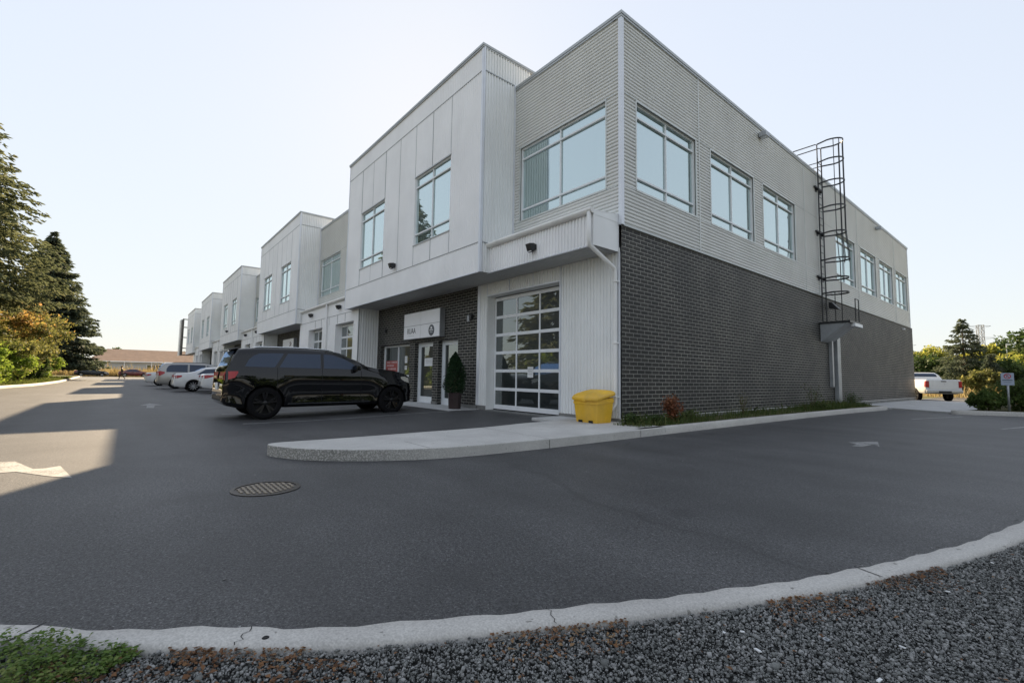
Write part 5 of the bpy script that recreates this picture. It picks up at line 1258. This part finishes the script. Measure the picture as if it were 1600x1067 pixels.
# ------------------------------------------------------------ trees and plants
def spruce(name, label, cat, loc, h, rad, nb, m, group=None, twigs=26, leaf=.34, base=.04, irregular=.25, seed=1, spray=1.0, droop=.25):
    rg = np.random.default_rng(seed); t = thing(name, label, cat, loc, 0, group)
    mb = MB(); mb.tube([(0, 0, 0), (.03*h*.1, 0, h*.5), (0, 0, h*.985)], [h*.018, h*.011, .02], 8); mb.build('trunk', wood_m, t, True)
    u = rg.random(nb)**1.15*(1-base)+base; ang = rg.uniform(0, 6.28, nb); L = rad*(1-u)**.82*(1-irregular+2*irregular*rg.random(nb))
    L *= np.clip((u-base)/.08+.55, 0, 1); L = np.maximum(L, .25)
    V = []; 
    # boughs as thin sticks plus flat sprays of needle twigs
    bv = []; bf = []
    for i in range(nb):
        z0 = u[i]*h; a = ang[i]; d = np.array([math.cos(a), math.sin(a), 0]); sde = np.array([-d[1], d[0], 0]); l = L[i]
        k = max(5, int(twigs*l/rad*(1+.4*rg.random())))
        s = rg.uniform(.12, 1.0, k)**.8; lift = .12*l*(u[i]-.2); sag = -droop*l*(s**1.6)+(.20*l*np.maximum(0, s-.72))+lift*s
        wdt = (.30*l*(1-s)**.6+.08)*rg.uniform(-1, 1, k)*spray
        P = d[None]*(l*s)[:, None]+sde[None]*wdt[:, None]+np.array([0, 0, z0])[None]; P[:, 2] += sag+rg.normal(0, .06, k)-abs(wdt)*.25
        # twig direction: outward and to its side, hanging a little
        dirv = d[None]*rg.uniform(.5, 1.0, (k, 1))+sde[None]*np.sign(wdt)[:, None]*rg.uniform(.2, .9, (k, 1)); dirv[:, 2] = rg.normal(-.25, .25, k)
        dirv /= np.linalg.norm(dirv, axis=1)[:, None]; nrm = np.array([0, 0, 1.])[None]+rg.normal(0, .45, (k, 3)); e = np.cross(dirv, nrm); e /= np.linalg.norm(e, axis=1)[:, None]
        sz = leaf*np.exp(rg.normal(0, .25, k))[:, None]
        V.append(np.stack([P-dirv*sz*.35, P+e*sz*.17, P+dirv*sz*.65, P-e*sz*.17], 1))
        n2 = rg.normal(0, 1, (k, 3)); e2 = np.cross(dirv, e)+.2*n2; e2 /= np.linalg.norm(e2, axis=1)[:, None]
        V.append(np.stack([P-dirv*sz*.3, P+e2*sz*.10-np.array([0, 0, .04]), P+dirv*sz*.55-np.array([0, 0, .05]), P-e2*sz*.10], 1))
        if i % 3 == 0:
            p0 = np.array([0, 0, z0]); p1 = d*l*.5+np.array([0, 0, z0+lift*.5-droop*l*.33]); w = .012*h*.1+.012
            o = len(bv)*1; q = [p0+sde*w, p0-sde*w, p1+sde*w*.4, p1-sde*w*.4, p0+np.array([0, 0, w*1.6]), p1+np.array([0, 0, w*.8])]
            bv += [tuple(x) for x in q]; bf += [(o, o+1, o+3, o+2), (o, o+2, o+5, o+4), (o+1, o+4, o+5, o+3)]
    V = np.concatenate(V).reshape(-1, 3); np_mesh('crown', V, np.arange(len(V)).reshape(-1, 4), m, t)
    me = bpy.data.meshes.new('boughs'); me.from_pydata(bv, [], bf); me.materials.append(wood_m); o = bpy.data.objects.new('boughs', me); C.objects.link(o); o.parent = t
    return t
def broadleaf(name, label, cat, loc, h, rad, n, m, leaf=.16, group=None, seed=1, squat=1.0, low=.15, clumps=34, m2=None, trunk=True, gap=.30):
    """trunk with forking limbs and leaf clumps of many sizes spread over the crown, with gaps between"""
    rg = np.random.default_rng(seed); t = thing(name, label, cat, loc, 0, group)
    cz_ = h*(low+(1-low)*.5); hz_ = h*(1-low)*.5
    cl_ = []
    while len(cl_) < clumps:
        p = rg.normal(0, 1, 3); p /= np.linalg.norm(p); r_ = rg.random()**.4*.86; q = p*r_
        q = np.array([q[0]*rad, q[1]*rad, cz_+q[2]*hz_*squat]); wz = 1-.35*max(0, (q[2]-cz_)/hz_)
        q[:2] *= wz; cl_.append((q, rad*rg.uniform(.16, .36)))
    if trunk:
        mb = MB(); mb.tube([(0, 0, -.1), (.05, .02, h*low+.3), (0, 0, cz_)], [h*.022+.02, h*.016+.015, .03], 7)
        for q, r_ in cl_[::3]:
            b0 = np.array([0, 0, h*low*.8+.2+rg.random()*hz_*.5]); md_ = (b0+q)/2+rg.normal(0, .08*rad, 3); mb.tube([tuple(b0), tuple(md_), tuple(q)], [.012*h*.5+.012, .012, .006], 5, caps=False)
        mb.build('trunk', wood_m, t, True)
    Vs = []; wts = np.array([r_**2 for q, r_ in cl_]); wts /= wts.sum(); cnt = rg.multinomial(n, wts)
    for (q, r_), k in zip(cl_, cnt):
        p = rg.normal(0, 1, (k, 3)); p /= np.linalg.norm(p, axis=1)[:, None]; rr_ = r_*(rg.random(k)**.45)[:, None]*(1+.25*np.sin(p[:, :1]*5+q[0]*7)+.2*np.cos(p[:, 2:]*6))
        P = q+p*rr_*np.array([1, 1, .72]); d = rg.normal(0, 1, (k, 3)); d /= np.linalg.norm(d, axis=1)[:, None]; e = np.cross(d, rg.normal(0, 1, (k, 3))); e /= np.linalg.norm(e, axis=1)[:, None]
        sz = (leaf*np.exp(rg.normal(0, .28, k)))[:, None]; Vs.append(np.stack([P-d*sz*.5, P+e*sz*.3, P+d*sz*.5, P-e*sz*.3], 1))
    V = np.concatenate(Vs).reshape(-1, 3); V[:, 2] = np.maximum(V[:, 2], .02)
    mi = None; mats_ = [m]
    if m2: mats_ = [m, m2]; zc = V.reshape(-1, 4, 3)[:, 0, 2]; mi = ((zc/h+rg.normal(0, .12, len(zc))+.12*np.sin(V.reshape(-1, 4, 3)[:, 0, 1]*2.3)) > (.74 if m2 is m_orange else .62)).astype(int)
    np_mesh('crown', V, np.arange(len(V)).reshape(-1, 4), mats_, t, mi)
    return t
# left of the lot
spruce('spruce_tree', 'tallest spruce at the left edge with long ragged drooping branches', 'spruce', (-40.5, -18.0, .1), 21.5, 7.4, 760, m_spruce, 'spruces left of the lot', 120, .30, .28, .34, 3, 1.0, .26)
spruce('spruce_tree', 'dark full spruce cone right of the tallest spruce, behind the orange tree', 'spruce', (-68, -15.9, .1), 16.9, 6.3, 820, m_spruce_d, 'spruces left of the lot', 105, .40, .10, .16, 5, 1.0, .2)
spruce('spruce_tree', 'spruce standing behind the shrubs outside the left edge of the lot', 'spruce', (-22, -19.5, .1), 12.5, 5.5, 360, m_spruce, 'spruces left of the lot', 46, .6, .08, .3, 8, 1.0, .26)
spruce('spruce_tree', 'spruce farther toward the camera beside the lot verge', 'spruce', (-8, -21, .1), 9, 4.5, 300, m_spruce_d, 'spruces left of the lot', 44, .6, .08, .3, 9, 1.0, .26)
broadleaf('orange_tree', 'small tree turning orange in front of the dark spruce', 'tree', (-43.5, -15.2, .1), 5.6, 2.8, 15000, m_olive, .17, None, 21, 1, .08, 46, m_orange)
broadleaf('olive_shrub', 'tall olive brown shrub left of the bright green bushes on the verge', 'shrub', (-50, -15.4, .1), 7.6, 3.4, 15000, m_olive, .17, 'shrubs on the left verge', 22, 1, .02, 40, m_orange)
broadleaf('olive_shrub', 'large olive shrub at the foot of the tallest spruce', 'shrub', (-37.5, -14.9, .1), 4.2, 2.0, 9000, m_olive, .15, 'shrubs on the left verge', 23, 1, .0, 34)
broadleaf('green_bush', 'bright green bush at the left edge of the photo by the kerb', 'shrub', (-33.4, -14.9, .1), 2.7, 1.4, 7000, m_bright, .13, 'shrubs on the left verge', 24, 1, .0, 30)
broadleaf('green_bush', 'bright green bush between the olive shrub and the kerb in front of the orange tree', 'shrub', (-40.5, -14.3, .1), 2.3, 1.5, 6000, m_bright, .13, 'shrubs on the left verge', 29, 1, .0, 28)
broadleaf('green_bush', 'bright green bush directly behind the bush at the left edge of the photo', 'shrub', (-36.6, -14.7, .1), 3.0, 1.6, 7000, m_bright, .13, 'shrubs on the left verge', 30, 1, .0, 28)
broadleaf('green_bush', 'bright green rounded bush nearest the far end of the verge kerb', 'shrub', (-54, -14.5, .1), 3.6, 1.7, 8000, m_bright, .17, 'shrubs on the left verge', 25, 1, .0, 30)
broadleaf('green_bush', 'low dark green shrub under the dark spruce', 'shrub', (-46, -14.4, .1), 2.6, 1.5, 6000, m_green, .15, 'shrubs on the left verge', 26, 1, .0, 26)
broadleaf('green_bush', 'green bush outside the left edge of the lot nearer the camera', 'shrub', (-21, -17, .1), 3.6, 2.4, 5000, m_bright, .2, 'shrubs on the left verge', 27, 1, .0, 26)
broadleaf('olive_shrub', 'olive shrub under the spruce nearer the camera', 'shrub', (-12, -17.5, .1), 4, 2.6, 5000, m_yellow, .2, 'shrubs on the left verge', 28, 1, .0, 26)
# right of the side road
spruce('spruce_tree', 'neat blue green spruce standing behind the white pickup', 'spruce', (.35, 48.5, 0), 6.9, 2.9, 260, m_spruce_d, None, 60, .24, .06, .22, 31, 1.0, .16)
spruce('spruce_tree', 'small dark spruce right of the neat spruce behind the hedge', 'spruce', (2.2, 46, 0), 3.6, 1.6, 150, m_spruce_d, None, 30, .28, .05, .2, 32)
GT = 'autumn trees beyond the side road'
def rt(px_u, y, h, rad, m, sd, label, n=9000, leaf=.32, m2=None):
    # stand where the sight line through column px_u meets the given depth
    d = rr*((px_u-800)/f_px)+fw; tt = (y+8.5066)/d.y; x = 6.4164+d.x*tt
    broadleaf('autumn_tree', label, 'tree', (x, y, 0), h, rad, n, m, leaf, GT, sd, 1, .12, 40, m2)
rt(1455, 66, 4.6, 3.2, m_green, 51, 'low green tree behind the pickup cab', 9000, .28)
rt(1512, 70, 5.0, 3.4, m_olive, 52, 'olive green tree between the two spruces', 9000, .3, m_green)
rt(1560, 48, 3.4, 2.6, m_green, 53, 'low green tree above the hedge left of the signs', 9000, .2)
rt(1530, 110, 6.4, 5.5, m_green, 54, 'far green tree below the pylon', 9000, .45, m_yellow)
rt(1444, 75, 6.0, 3.6, m_green, 41, 'green tree just right of the far corner of the building', m2=m_yellow)
rt(1468, 88, 6.9, 4.0, m_yellow, 42, 'yellow tree between the building corner and the neat spruce')
rt(1484, 82, 5.6, 3.4, m_yellow, 50, 'lower yellow tree directly left of the neat spruce')
rt(1548, 62, 5.6, 2.7, m_yellow, 43, 'bright yellow tree right of the neat spruce below the pylon')
rt(1572, 70, 5.4, 3.0, m_olive, 44, 'olive tree behind the parking sign', m2=m_yellow)
rt(1590, 84, 7.6, 4.4, m_green, 45, 'dark green tree at the right edge of the photo')
rt(1602, 52, 4.0, 3.2, m_yellow, 46, 'yellow bush at the right edge behind the signs')
rt(1536, 42, 2.2, 1.5, m_olive, 47, 'brownish low tree right of the small spruce', 6000, .22)
rt(1640, 60, 7, 4.2, m_green, 48, 'green tree just outside the right edge of the photo')
rt(1520, 95, 5.6, 4.6, m_yellow, 49, 'pale yellow tree far behind the small spruce')
for i, (x, y, h, r_) in enumerate([(24, -22, 8, 5), (27, -12, 9, 5.5), (25, -2, 8, 5), (28, 8, 9.5, 5.5), (27, 19, 8.5, 5)]):
    broadleaf('green_tree', ['green tree east of the road, one behind the camera', 'green tree east of the road nearest the gravel', 'green tree east of the road opposite the corner', 'green tree east of the road opposite the ladder', 'green tree east of the road opposite the far windows'][i], 'tree', (x, y, 0), h, r_, 5000, m_green, .5, 'trees east of the road', 90+i, 1, .02, 34)
GH = 'bushes behind the rear kerb'; m_bush = scatter_mat('bush_leaves', [(.04, .07, .02), (.08, .13, .03), (.15, .2, .05)], .7, .45, .8)
for i, (x, y, h, r_, lab) in enumerate([(4.3, 16.9, .75, .6, 'low green bush nearest the pickup behind the rear kerb'), (5.1, 18.1, 1.2, .85, 'green bush directly left of the parking sign post'),
        (6.1, 17.9, 1.35, .95, 'green bush directly right of the parking sign post'), (4.7, 20.8, 1.35, .9, 'green bush in the second row behind the rear kerb, left one'),
        (5.9, 21.5, 1.9, 1.2, 'green bush in the second row behind the rear kerb, right one'), (7.2, 18.6, 1.8, 1.1, 'green bush cut off by the right edge of the photo')]):
    broadleaf('green_bush', lab, 'bush', (x, y, .1), h, r_, 4200, m_bush, .085, GH, 60+i, 1, .0, 34, m_weed if i in (1, 3, 4) else None, trunk=True)
# grass, weeds and ground plants
def blades(name, P, h, w, m, label, cat='grass', lean=.35):
    n = len(P); a = nrg.uniform(0, 6.28, n); hh = h*np.exp(nrg.normal(0, .35, n)); ln = nrg.normal(0, lean, (n, 2))
    d = np.stack([np.cos(a), np.sin(a), np.zeros(n)], 1)*w*.5; b = P; mdl = b+np.stack([ln[:, 0]*hh*.35, ln[:, 1]*hh*.35, hh*.6], 1); tp = b+np.stack([ln[:, 0]*hh, ln[:, 1]*hh, hh], 1)
    V = np.stack([b-d, b+d, mdl+d*.7, tp, mdl-d*.7], 1).reshape(-1, 3); F = np.arange(n)[:, None]*5+np.arange(5)[None]
    return tag(np_mesh(name, V, F, m), label, cat, kind='stuff')
n = 9000; yy = nrg.uniform(-.7, 15.7, n); dens = .25+.75*np.clip(np.sin(yy*1.3)+np.sin(yy*.47+2)+.4, 0, 1); keep = nrg.random(n) < dens; yy = yy[keep]
xx = np.where(yy > -.02, .05+nrg.random(len(yy))**1.3*.95, .3+nrg.random(len(yy))*.65)
blades('strip_grass', np.stack([xx, yy, np.full(len(xx), .12)], 1), .13, .012, m_weed, 'short green weeds and grass in the strip along the brick wall')
yy = nrg.normal(11.9, 1.5, 1100); xx = .1+nrg.random(1100)*.8
blades('tall_weeds', np.stack([xx, yy, np.full(1100, .12)], 1), .2, .01, m_weed, 'tall dry weed stems in front of the duct on the brick wall', 'weeds')
def weed(name, x, y, h, r_, n, m, label, leaf=.03, z=.13):
    rg = np.random.default_rng(int(abs(x*31+y*17)*10)+5); t = thing(name, label, 'plant', (x, y, z))
    mb = MB(); tips = []
    for k in range(9):
        a = rg.uniform(0, 6.28); q = (r_*.8*math.cos(a)*rg.random(), r_*.8*math.sin(a)*rg.random(), h*rg.uniform(.6, 1)); mb.tube([(0, 0, -.03), (q[0]*.4, q[1]*.4, q[2]*.5), q], [.005, .004, .002], 4, caps=False); tips.append(q)
    mb.build('stems', twig_m, t)
    T = np.array(tips); idx = rg.integers(0, len(T), n); s = rg.random(n)**.6; P = T[idx]*s[:, None]; P[:, :2] = T[idx][:, :2]*(s**1.3)[:, None]; P += rg.normal(0, r_*.16, (n, 3))*np.array([1, 1, .7]); P[:, 2] = np.abs(P[:, 2])
    d = rg.normal(0, 1, (n, 3)); d[:, 2] *= .6; d /= np.linalg.norm(d, axis=1)[:, None]; e = np.cross(d, rg.normal(0, 1, (n, 3))); e /= np.linalg.norm(e, axis=1)[:, None]; sz = (leaf*np.exp(rg.normal(0, .3, n)))[:, None]
    V = np.stack([P-d*sz*.5, P+e*sz*.28, P+d*sz*.5, P-e*sz*.28], 1).reshape(-1, 3); np_mesh('leaves', V, np.arange(len(V)).reshape(-1, 4), m, t); return t
weed('red_shrub', .55, 1.05, .58, .34, 1500, m_redbush, 'small rusty red shrub against the brick near the corner', .045)
weed('green_weed', .45, -.35, .22, .4, 900, m_green, 'low dark green weed clump at the building corner', .045)
weed('green_weed', .6, .35, .2, .35, 700, m_green, 'low green weed clump between the corner clump and the red shrub', .04)
weed('green_weed', .5, 1.9, .26, .4, 700, m_weed, 'green weed clump just past the red shrub', .04)
weed('tall_weed', .4, 5.0, .62, .3, 260, m_olive, 'thin sparse weed standing midway along the brick wall', .03)
weed('green_weed', .9, 10.0, .32, .4, 700, m_weed, 'green weed spilling over the strip kerb', .045)
weed('tall_weed', .4, 10.6, .95, .4, 500, m_weed, 'tallest pale green weed left of the duct', .035)
weed('tall_weed', .5, 14.9, .55, .6, 900, m_green, 'bushy green weed at the far end of the strip', .04)
vp = np.array([(p.x, p.y) for p in lk]); vt = np.gradient(vp, axis=0); vt /= np.linalg.norm(vt, axis=1)[:, None]; ii = nrg.integers(0, 30, 16000); dd = .22+nrg.random(16000)**1.5*3.0; jj = nrg.random(16000)
px_ = vp[ii, 0]*(1-jj)+vp[np.minimum(ii+1, len(vp)-1), 0]*jj; py_ = vp[ii, 1]*(1-jj)+vp[np.minimum(ii+1, len(vp)-1), 1]*jj
blades('verge_grass', np.stack([px_, py_-dd, .13+.02*dd], 1), .16, .03, m_lawn, 'sunlit yellow green grass along the left verge kerb')
n = 14000; P = np.stack([nrg.uniform(-124, -112, n), nrg.uniform(-20, 22, n), np.zeros(n)], 1)
blades('dry_grass', P, 1.05, .12, m_drygrass, 'band of tall dry yellow grass in front of the far bungalow', lean=.15)
n = 5000; P = np.stack([nrg.uniform(-3, 12, n), nrg.uniform(31, 60, n), np.full(n, .1)], 1); P = P[(P[:, 0] > 2.6) | (P[:, 1] > 38)]
blades('rear_grass', P, .5, .06, m_drygrass, 'yellow grass and low growth around the white pickup', lean=.3)
# leafy ground plants beside the kerb at the lower left of the picture
m_cover = scatter_mat('cover_leaves', [(.05, .10, .02), (.11, .19, .035), (.24, .27, .08)], .65, .35, 6)
rgp = np.random.default_rng(77); Vs = []
def along(q, d):
    ax, ay = 3.80+.52*q, -8.86+.55*q; return ax+.74*d, ay-.67*d
for k in range(420):
    q = rgp.random()**1.1*.86; d0 = .015+rgp.random()*.50*max(.12, 1-.85*q); x0_, y0_ = along(q, d0); lush = 1 if q < .6 else .55
    nl = rgp.integers(7, 15); ht = rgp.uniform(.02, .085)*lush
    for j in range(nl):
        a = rgp.uniform(0, 6.28); r_ = rgp.uniform(.003, .034); c0 = np.array([x0_+r_*math.cos(a), y0_+r_*math.sin(a), .10+ht*rgp.uniform(.3, 1)])
        d = np.array([math.cos(a), math.sin(a), rgp.uniform(-.3, .6)]); d /= np.linalg.norm(d); e = np.cross(d, [0, 0, 1.]+rgp.normal(0, .3, 3)); e /= np.linalg.norm(e); s = rgp.uniform(.008, .020)
        cen = c0; up_ = np.cross(e, d)*s*.12
        Vs.append([cen-d*s*.5, cen-d*s*.2+e*s*.27+up_, cen+d*s*.25+e*s*.24+up_, cen+d*s*.6, cen+d*s*.25-e*s*.24+up_, cen-d*s*.2-e*s*.27+up_])
V = np.array(Vs).reshape(-1, 3); gp = np_mesh('ground_cover', V, np.arange(len(V)).reshape(-1, 6), m_cover); tag(gp, 'leafy green ground cover spilling against the kerb at the lower left', 'ground cover', kind='stuff')
qq = nrg.random(1500)*1.9; dl = .01+nrg.random(1500)**1.6*.4; Pl = np.array([along(a, b) for a, b in zip(qq, dl)])
Pl = Pl[(np.sin(Pl[:, 0]*23)+np.sin(Pl[:, 1]*31)) > -.4]
tag(bits('leaf_litter', 0, Pl, .017, m_litterleaf, np.full(len(Pl), .108)+nrg.random(len(Pl))*.012, .6), 'brown leaf litter among the ground cover at the lower left', 'leaf litter', kind='stuff')
# white litter in the gravel
from itertools import count
def unproj(u, v, z):
    d = rr*((u-800)/f_px)-uu*((v-533.5)/f_px)+fw; t_ = (z-1.1)/d.z; return (6.4164+d.x*t_, -8.5066+d.y*t_)
for (u, v, w, h, lab) in [(1184, 1017, .030, .012, 'white plastic scrap lying in the gravel right of centre'), (1410, 1012, .022, .008, 'thin white strip lying in the gravel toward the right'), (1374, 1064, .035, .009, 'white strip at the very bottom edge of the gravel'),
        (1133, 990, .018, .007, 'tiny white scrap left of the larger white scrap in the gravel'), (1160, 988, .016, .007, 'tiny white scrap beside the kerb, nearest the larger scrap'), (1550, 880, .03, .01, 'small white scrap just outside the kerb at the far right'), (1481, 925, .022, .007, 'thin white scrap in the gravel below the kerb joint')]:
    x, y = unproj(u, v, .11); mb = MB(); mb.box(-w/2, w/2, -h/2, h/2, 0, .004); o_ = mb.build('litter_scrap', paper, loc=(x, y, .112)); o_.rotation_euler = (.1, .15, nrg.uniform(0, 3)); tag(o_, lab, 'litter', 'white scraps in the gravel')
x, y = unproj(1291, 1000, .11); mb = MB(); mb.lathe([(.006, 0), (.012, 0), (.012, .004), (.006, .004), (.006, 0)], (0, 0, 0), 16); o_ = mb.build('washer', galv, loc=(x, y, .112)); tag(o_, 'small ring shaped washer lying in the gravel', 'washer')
x, y = unproj(415, 996, .13); mb = MB(); mb.lathe([(.0001, .002), (.011, .002), (.013, 0)], (0, 0, 0), 12); o_ = mb.build('kerb_stud', rubber, loc=(x, y, .131)); tag(o_, 'small dark round stud on the kerb top right of the crack', 'stud')
# mossy seep at the foot of the verge is left to the grass; far houses
hs = thing('bungalow', 'long low house with a brown shingle roof at the far end of the lot', 'house', (-128, 0, 0))
mb = MB(); mb.box(-9, 0, -14.5, 34, 0, 3.4); mb.build('wall', house_wall, hs)
mb = MB(); mb.add([(.6, -15.2, 3.3), (.6, 34.6, 3.3), (-9.6, 34.6, 3.3), (-9.6, -15.2, 3.3), (-4.5, -12.2, 6.1), (-4.5, 32, 6.1)], [(0, 1, 5, 4), (2, 3, 4, 5), (3, 0, 4), (1, 2, 5), (0, 3, 2, 1)]); rf = mb.build('roof', shingle, hs); fix_normals(rf)
mb = MB(); mb.box(.55, .7, -15.2, 34.6, 3.12, 3.34); mb.build('fascia_board', white_frame, hs)
for y in (-3.5, 1.5, 6.5, 12, 18, 24):
    mb = MB(); mb.box(.01, .08, y-1.6, y+1.6, .9, 2.7); w_ = mb.build('window', white_frame, hs); mb = MB(); mb.box(.07, .1, y-1.5, y-.05, 1.0, 2.6); mb.box(.07, .1, y+.05, y+1.5, 1.0, 2.6); mb.build('pane', glass_door, w_)
mb = MB(); mb.box(.01, .09, 8.6, 9.7, .1, 2.6); mb.build('door', poster_red, hs)
mb = MB()
for y in (-14.3, -9, -4.2, 4, 9.9, 15): mb.box(.3, .42, y-.07, y+.07, 0, 3.2)
mb.build('porch_posts', white_frame, hs)
GF = 'treetops behind the bungalow'
for i, (y, h, r_, lab) in enumerate([(-11.5, 8.0, 2.8, 'dark round treetop over the left end of the bungalow roof'), (3, 7.9, 1.6, 'small pointed treetop over the middle of the bungalow roof'), (9.5, 7.4, 2.2, 'low treetop over the bungalow roof, second from the building'), (15.5, 7.5, 2.4, 'low treetop over the bungalow roof closest to the building')]):
    broadleaf('far_tree', lab, 'tree', (-146, y, 0), h, r_, 1600, m_green, .5, GF, 80+i, 1, .1, 16)
# transmission pylons
pyl = mat('pylon_steel', (.16, .17, .18), .6)
def pylon(loc, h, label, s=1.0):
    t = thing('pylon', label, 'pylon', loc, R(30), 'transmission pylons'); mb = MB(); w0, w1 = 3.2*s, 1.0*s
    def c(k, z): f = min(1, z/(h*.7)); w = w0+(w1-w0)*f; return (w*(1 if k in (0, 3) else -1), w*(1 if k < 2 else -1), z)
    zs_ = [0, h*.16, h*.31, h*.45, h*.57, h*.68, h*.78, h*.88, h]
    for k in range(4):
        for a, b in zip(zs_, zs_[1:]): mb.tube([c(k, a), c(k, b)], .11, 4); mb.tube([c(k, a), c((k+1) % 4, b)], .07, 4); mb.tube([c((k+1) % 4, a), c(k, b)], .07, 4)
        for a in zs_[1:]: mb.tube([c(k, a), c((k+1) % 4, a)], .07, 4)
    mb.build('lattice_tower', pyl, t)
    mb = MB()
    for z, w in ((h*.80, 5.5), (h*.99, 4.0)):
        for sgn in (-1, 1): mb.tube([(0, 0, z), (sgn*w, 0, z-.2)], .1, 4); mb.tube([(0, 0, z-1.4), (sgn*w, 0, z-.2)], .07, 4)
    mb.build('cross_arms', pyl, t)
pylon((-20.3, 300, 0), 29.0, 'tall lattice pylon right of the neat spruce')
pylon((-75, 470, 0), 32.0, 'fainter lattice pylon hidden partly by the top of the neat spruce', .9)
mb = MB(); d_ = thing('lamp_post', 'thin pale lamp post in front of the yellow trees', 'lamp post', (2.3, 60, 0)); mb.tube([(0, 0, 0), (0, 0, 5.2)], [.07, .045], 8); mb.build('pole', alu, d_); mb = MB(); mb.box(-.05, .6, -.12, .12, 5.1, 5.25); mb.build('lamp_head', alu, d_)

# ------------------------------------------------------------ walking person
def person(loc, rotz, label):
    me = bpy.data.meshes.new('body')
    J = {'pel': (0, 0, .92), 'spi': (0, .03, 1.15), 'che': (0, .05, 1.36), 'nec': (0, .06, 1.50), 'hea': (0, .09, 1.60), 'top': (0, .09, 1.73),
         'hL': (-.09, 0, .88), 'kL': (-.1, .22, .50), 'aL': (-.1, .26, .09), 'fL': (-.1, .40, .05), 'hR': (.09, 0, .88), 'kR': (.1, -.02, .48), 'aR': (.1, -.34, .16), 'fR': (.1, -.26, .04),
         'sL': (-.18, .05, 1.42), 'eL': (-.24, -.12, 1.15), 'wL': (-.23, -.02, .92), 'sR': (.18, .05, 1.42), 'eR': (.25, .10, 1.14), 'wR': (.22, .30, .97)}
    rad = {'pel': .15, 'spi': .14, 'che': .155, 'nec': .06, 'hea': .095, 'top': .07, 'hL': .1, 'kL': .065, 'aL': .045, 'fL': .04, 'hR': .1, 'kR': .065, 'aR': .045, 'fR': .04, 'sL': .075, 'eL': .05, 'wL': .035, 'sR': .075, 'eR': .05, 'wR': .035}
    E_ = [('pel', 'spi'), ('spi', 'che'), ('che', 'nec'), ('nec', 'hea'), ('hea', 'top'), ('pel', 'hL'), ('hL', 'kL'), ('kL', 'aL'), ('aL', 'fL'), ('pel', 'hR'), ('hR', 'kR'), ('kR', 'aR'), ('aR', 'fR'), ('che', 'sL'), ('sL', 'eL'), ('eL', 'wL'), ('che', 'sR'), ('sR', 'eR'), ('eR', 'wR')]
    for s, w in (('L', -1), ('R', 1)):
        wx, wy, wz = J['w'+s]
        J['p'+s] = (wx, wy+.03, wz-.07); rad['p'+s] = .03; E_.append(('w'+s, 'p'+s))
        for k, (dx, ln) in enumerate(((-.028, .07), (-.010, .08), (.010, .075), (.028, .06))):
            J[f'f{s}{k}'] = (wx+dx, wy+.045, wz-.07-ln); rad[f'f{s}{k}'] = .009; E_.append(('p'+s, f'f{s}{k}'))
        J[f't{s}'] = (wx-w*.045, wy+.05, wz-.08); rad[f't{s}'] = .011; E_.append(('w'+s, f't{s}'))
    ks = list(J); me.from_pydata([J[k] for k in ks], [(ks.index(a), ks.index(b)) for a, b in E_], [])
    o = bpy.data.objects.new('body_src', me); C.objects.link(o); sk = o.modifiers.new('s', 'SKIN'); o.modifiers.new('u', 'SUBSURF').levels = 2
    sl = me.skin_vertices[0] if me.skin_vertices else None
    if sl is None:
        bm = bmesh.new(); bm.from_mesh(me); bm.verts.layers.skin.verify(); bm.to_mesh(me); bm.free(); sl = me.skin_vertices[0]
    for i, k in enumerate(ks): sl.data[i].radius = (rad[k], rad[k])
    sl.data[0].use_root = True
    dg = bpy.context.evaluated_depsgraph_get(); m2 = bpy.data.meshes.new_from_object(o.evaluated_get(dg)); bpy.data.objects.remove(o)
    for m in (jacket_m, trouser_m, skin_m, rubber): m2.materials.append(m)
    for p in m2.polygons:
        z = p.center.z; x = abs(p.center.x); p.use_smooth = True
        p.material_index = 3 if z < .10 else 2 if (z > 1.47 or (x > .17 and z < .97 and z > .7)) else 1 if z < .93 else 0
    t = thing('person', label, 'person', loc, rotz); b = bpy.data.objects.new('body', m2); C.objects.link(b); b.parent = t
    mb = MB(); mb.lathe([(.001, .125), (.06, .12), (.1, .07), (.108, .0), (.1, -.04)], (0, .075, 1.64), 12); mb.build('hair', wood_m, t, True)
    return t
person((-73.1, -8.95, 0), R(175), 'person in brown clothes walking across the sunlit end of the lot')

# parts made of several separate pieces become one object per piece
def split_loose(o):
    me = o.data; n = len(me.vertices); par = list(range(n))
    def find(a):
        while par[a] != a: par[a] = par[par[a]]; a = par[a]
        return a
    for e in me.edges:
        a, b = find(e.vertices[0]), find(e.vertices[1])
        if a != b: par[a] = b
    gr = {}
    for p in me.polygons: gr.setdefault(find(p.vertices[0]), []).append(p)
    if len(gr) < 2: return
    name = o.name.split('.')[0]
    for fs in gr.values():
        ids = sorted({v for p in fs for v in p.vertices}); ix = {v: i for i, v in enumerate(ids)}
        m2 = bpy.data.meshes.new(name); m2.from_pydata([me.vertices[v].co[:] for v in ids], [], [[ix[v] for v in p.vertices] for p in fs])
        for m in me.materials: m2.materials.append(m)
        for q, p in zip(m2.polygons, fs): q.material_index = p.material_index; q.use_smooth = p.use_smooth
        c = bpy.data.objects.new(name, m2); C.objects.link(c); c.parent = o.parent
    bpy.data.objects.remove(o)
for o in [o for o in C.objects if o.type == 'MESH' and o.parent and not o.children and o.name.split('.')[0] in ('foundation', 'corner_trim', 'side_rails', 'fork_slots', 'porch_posts', 'pipe_strap', 'window_flashing', 'guard_rail')]: split_loose(o)
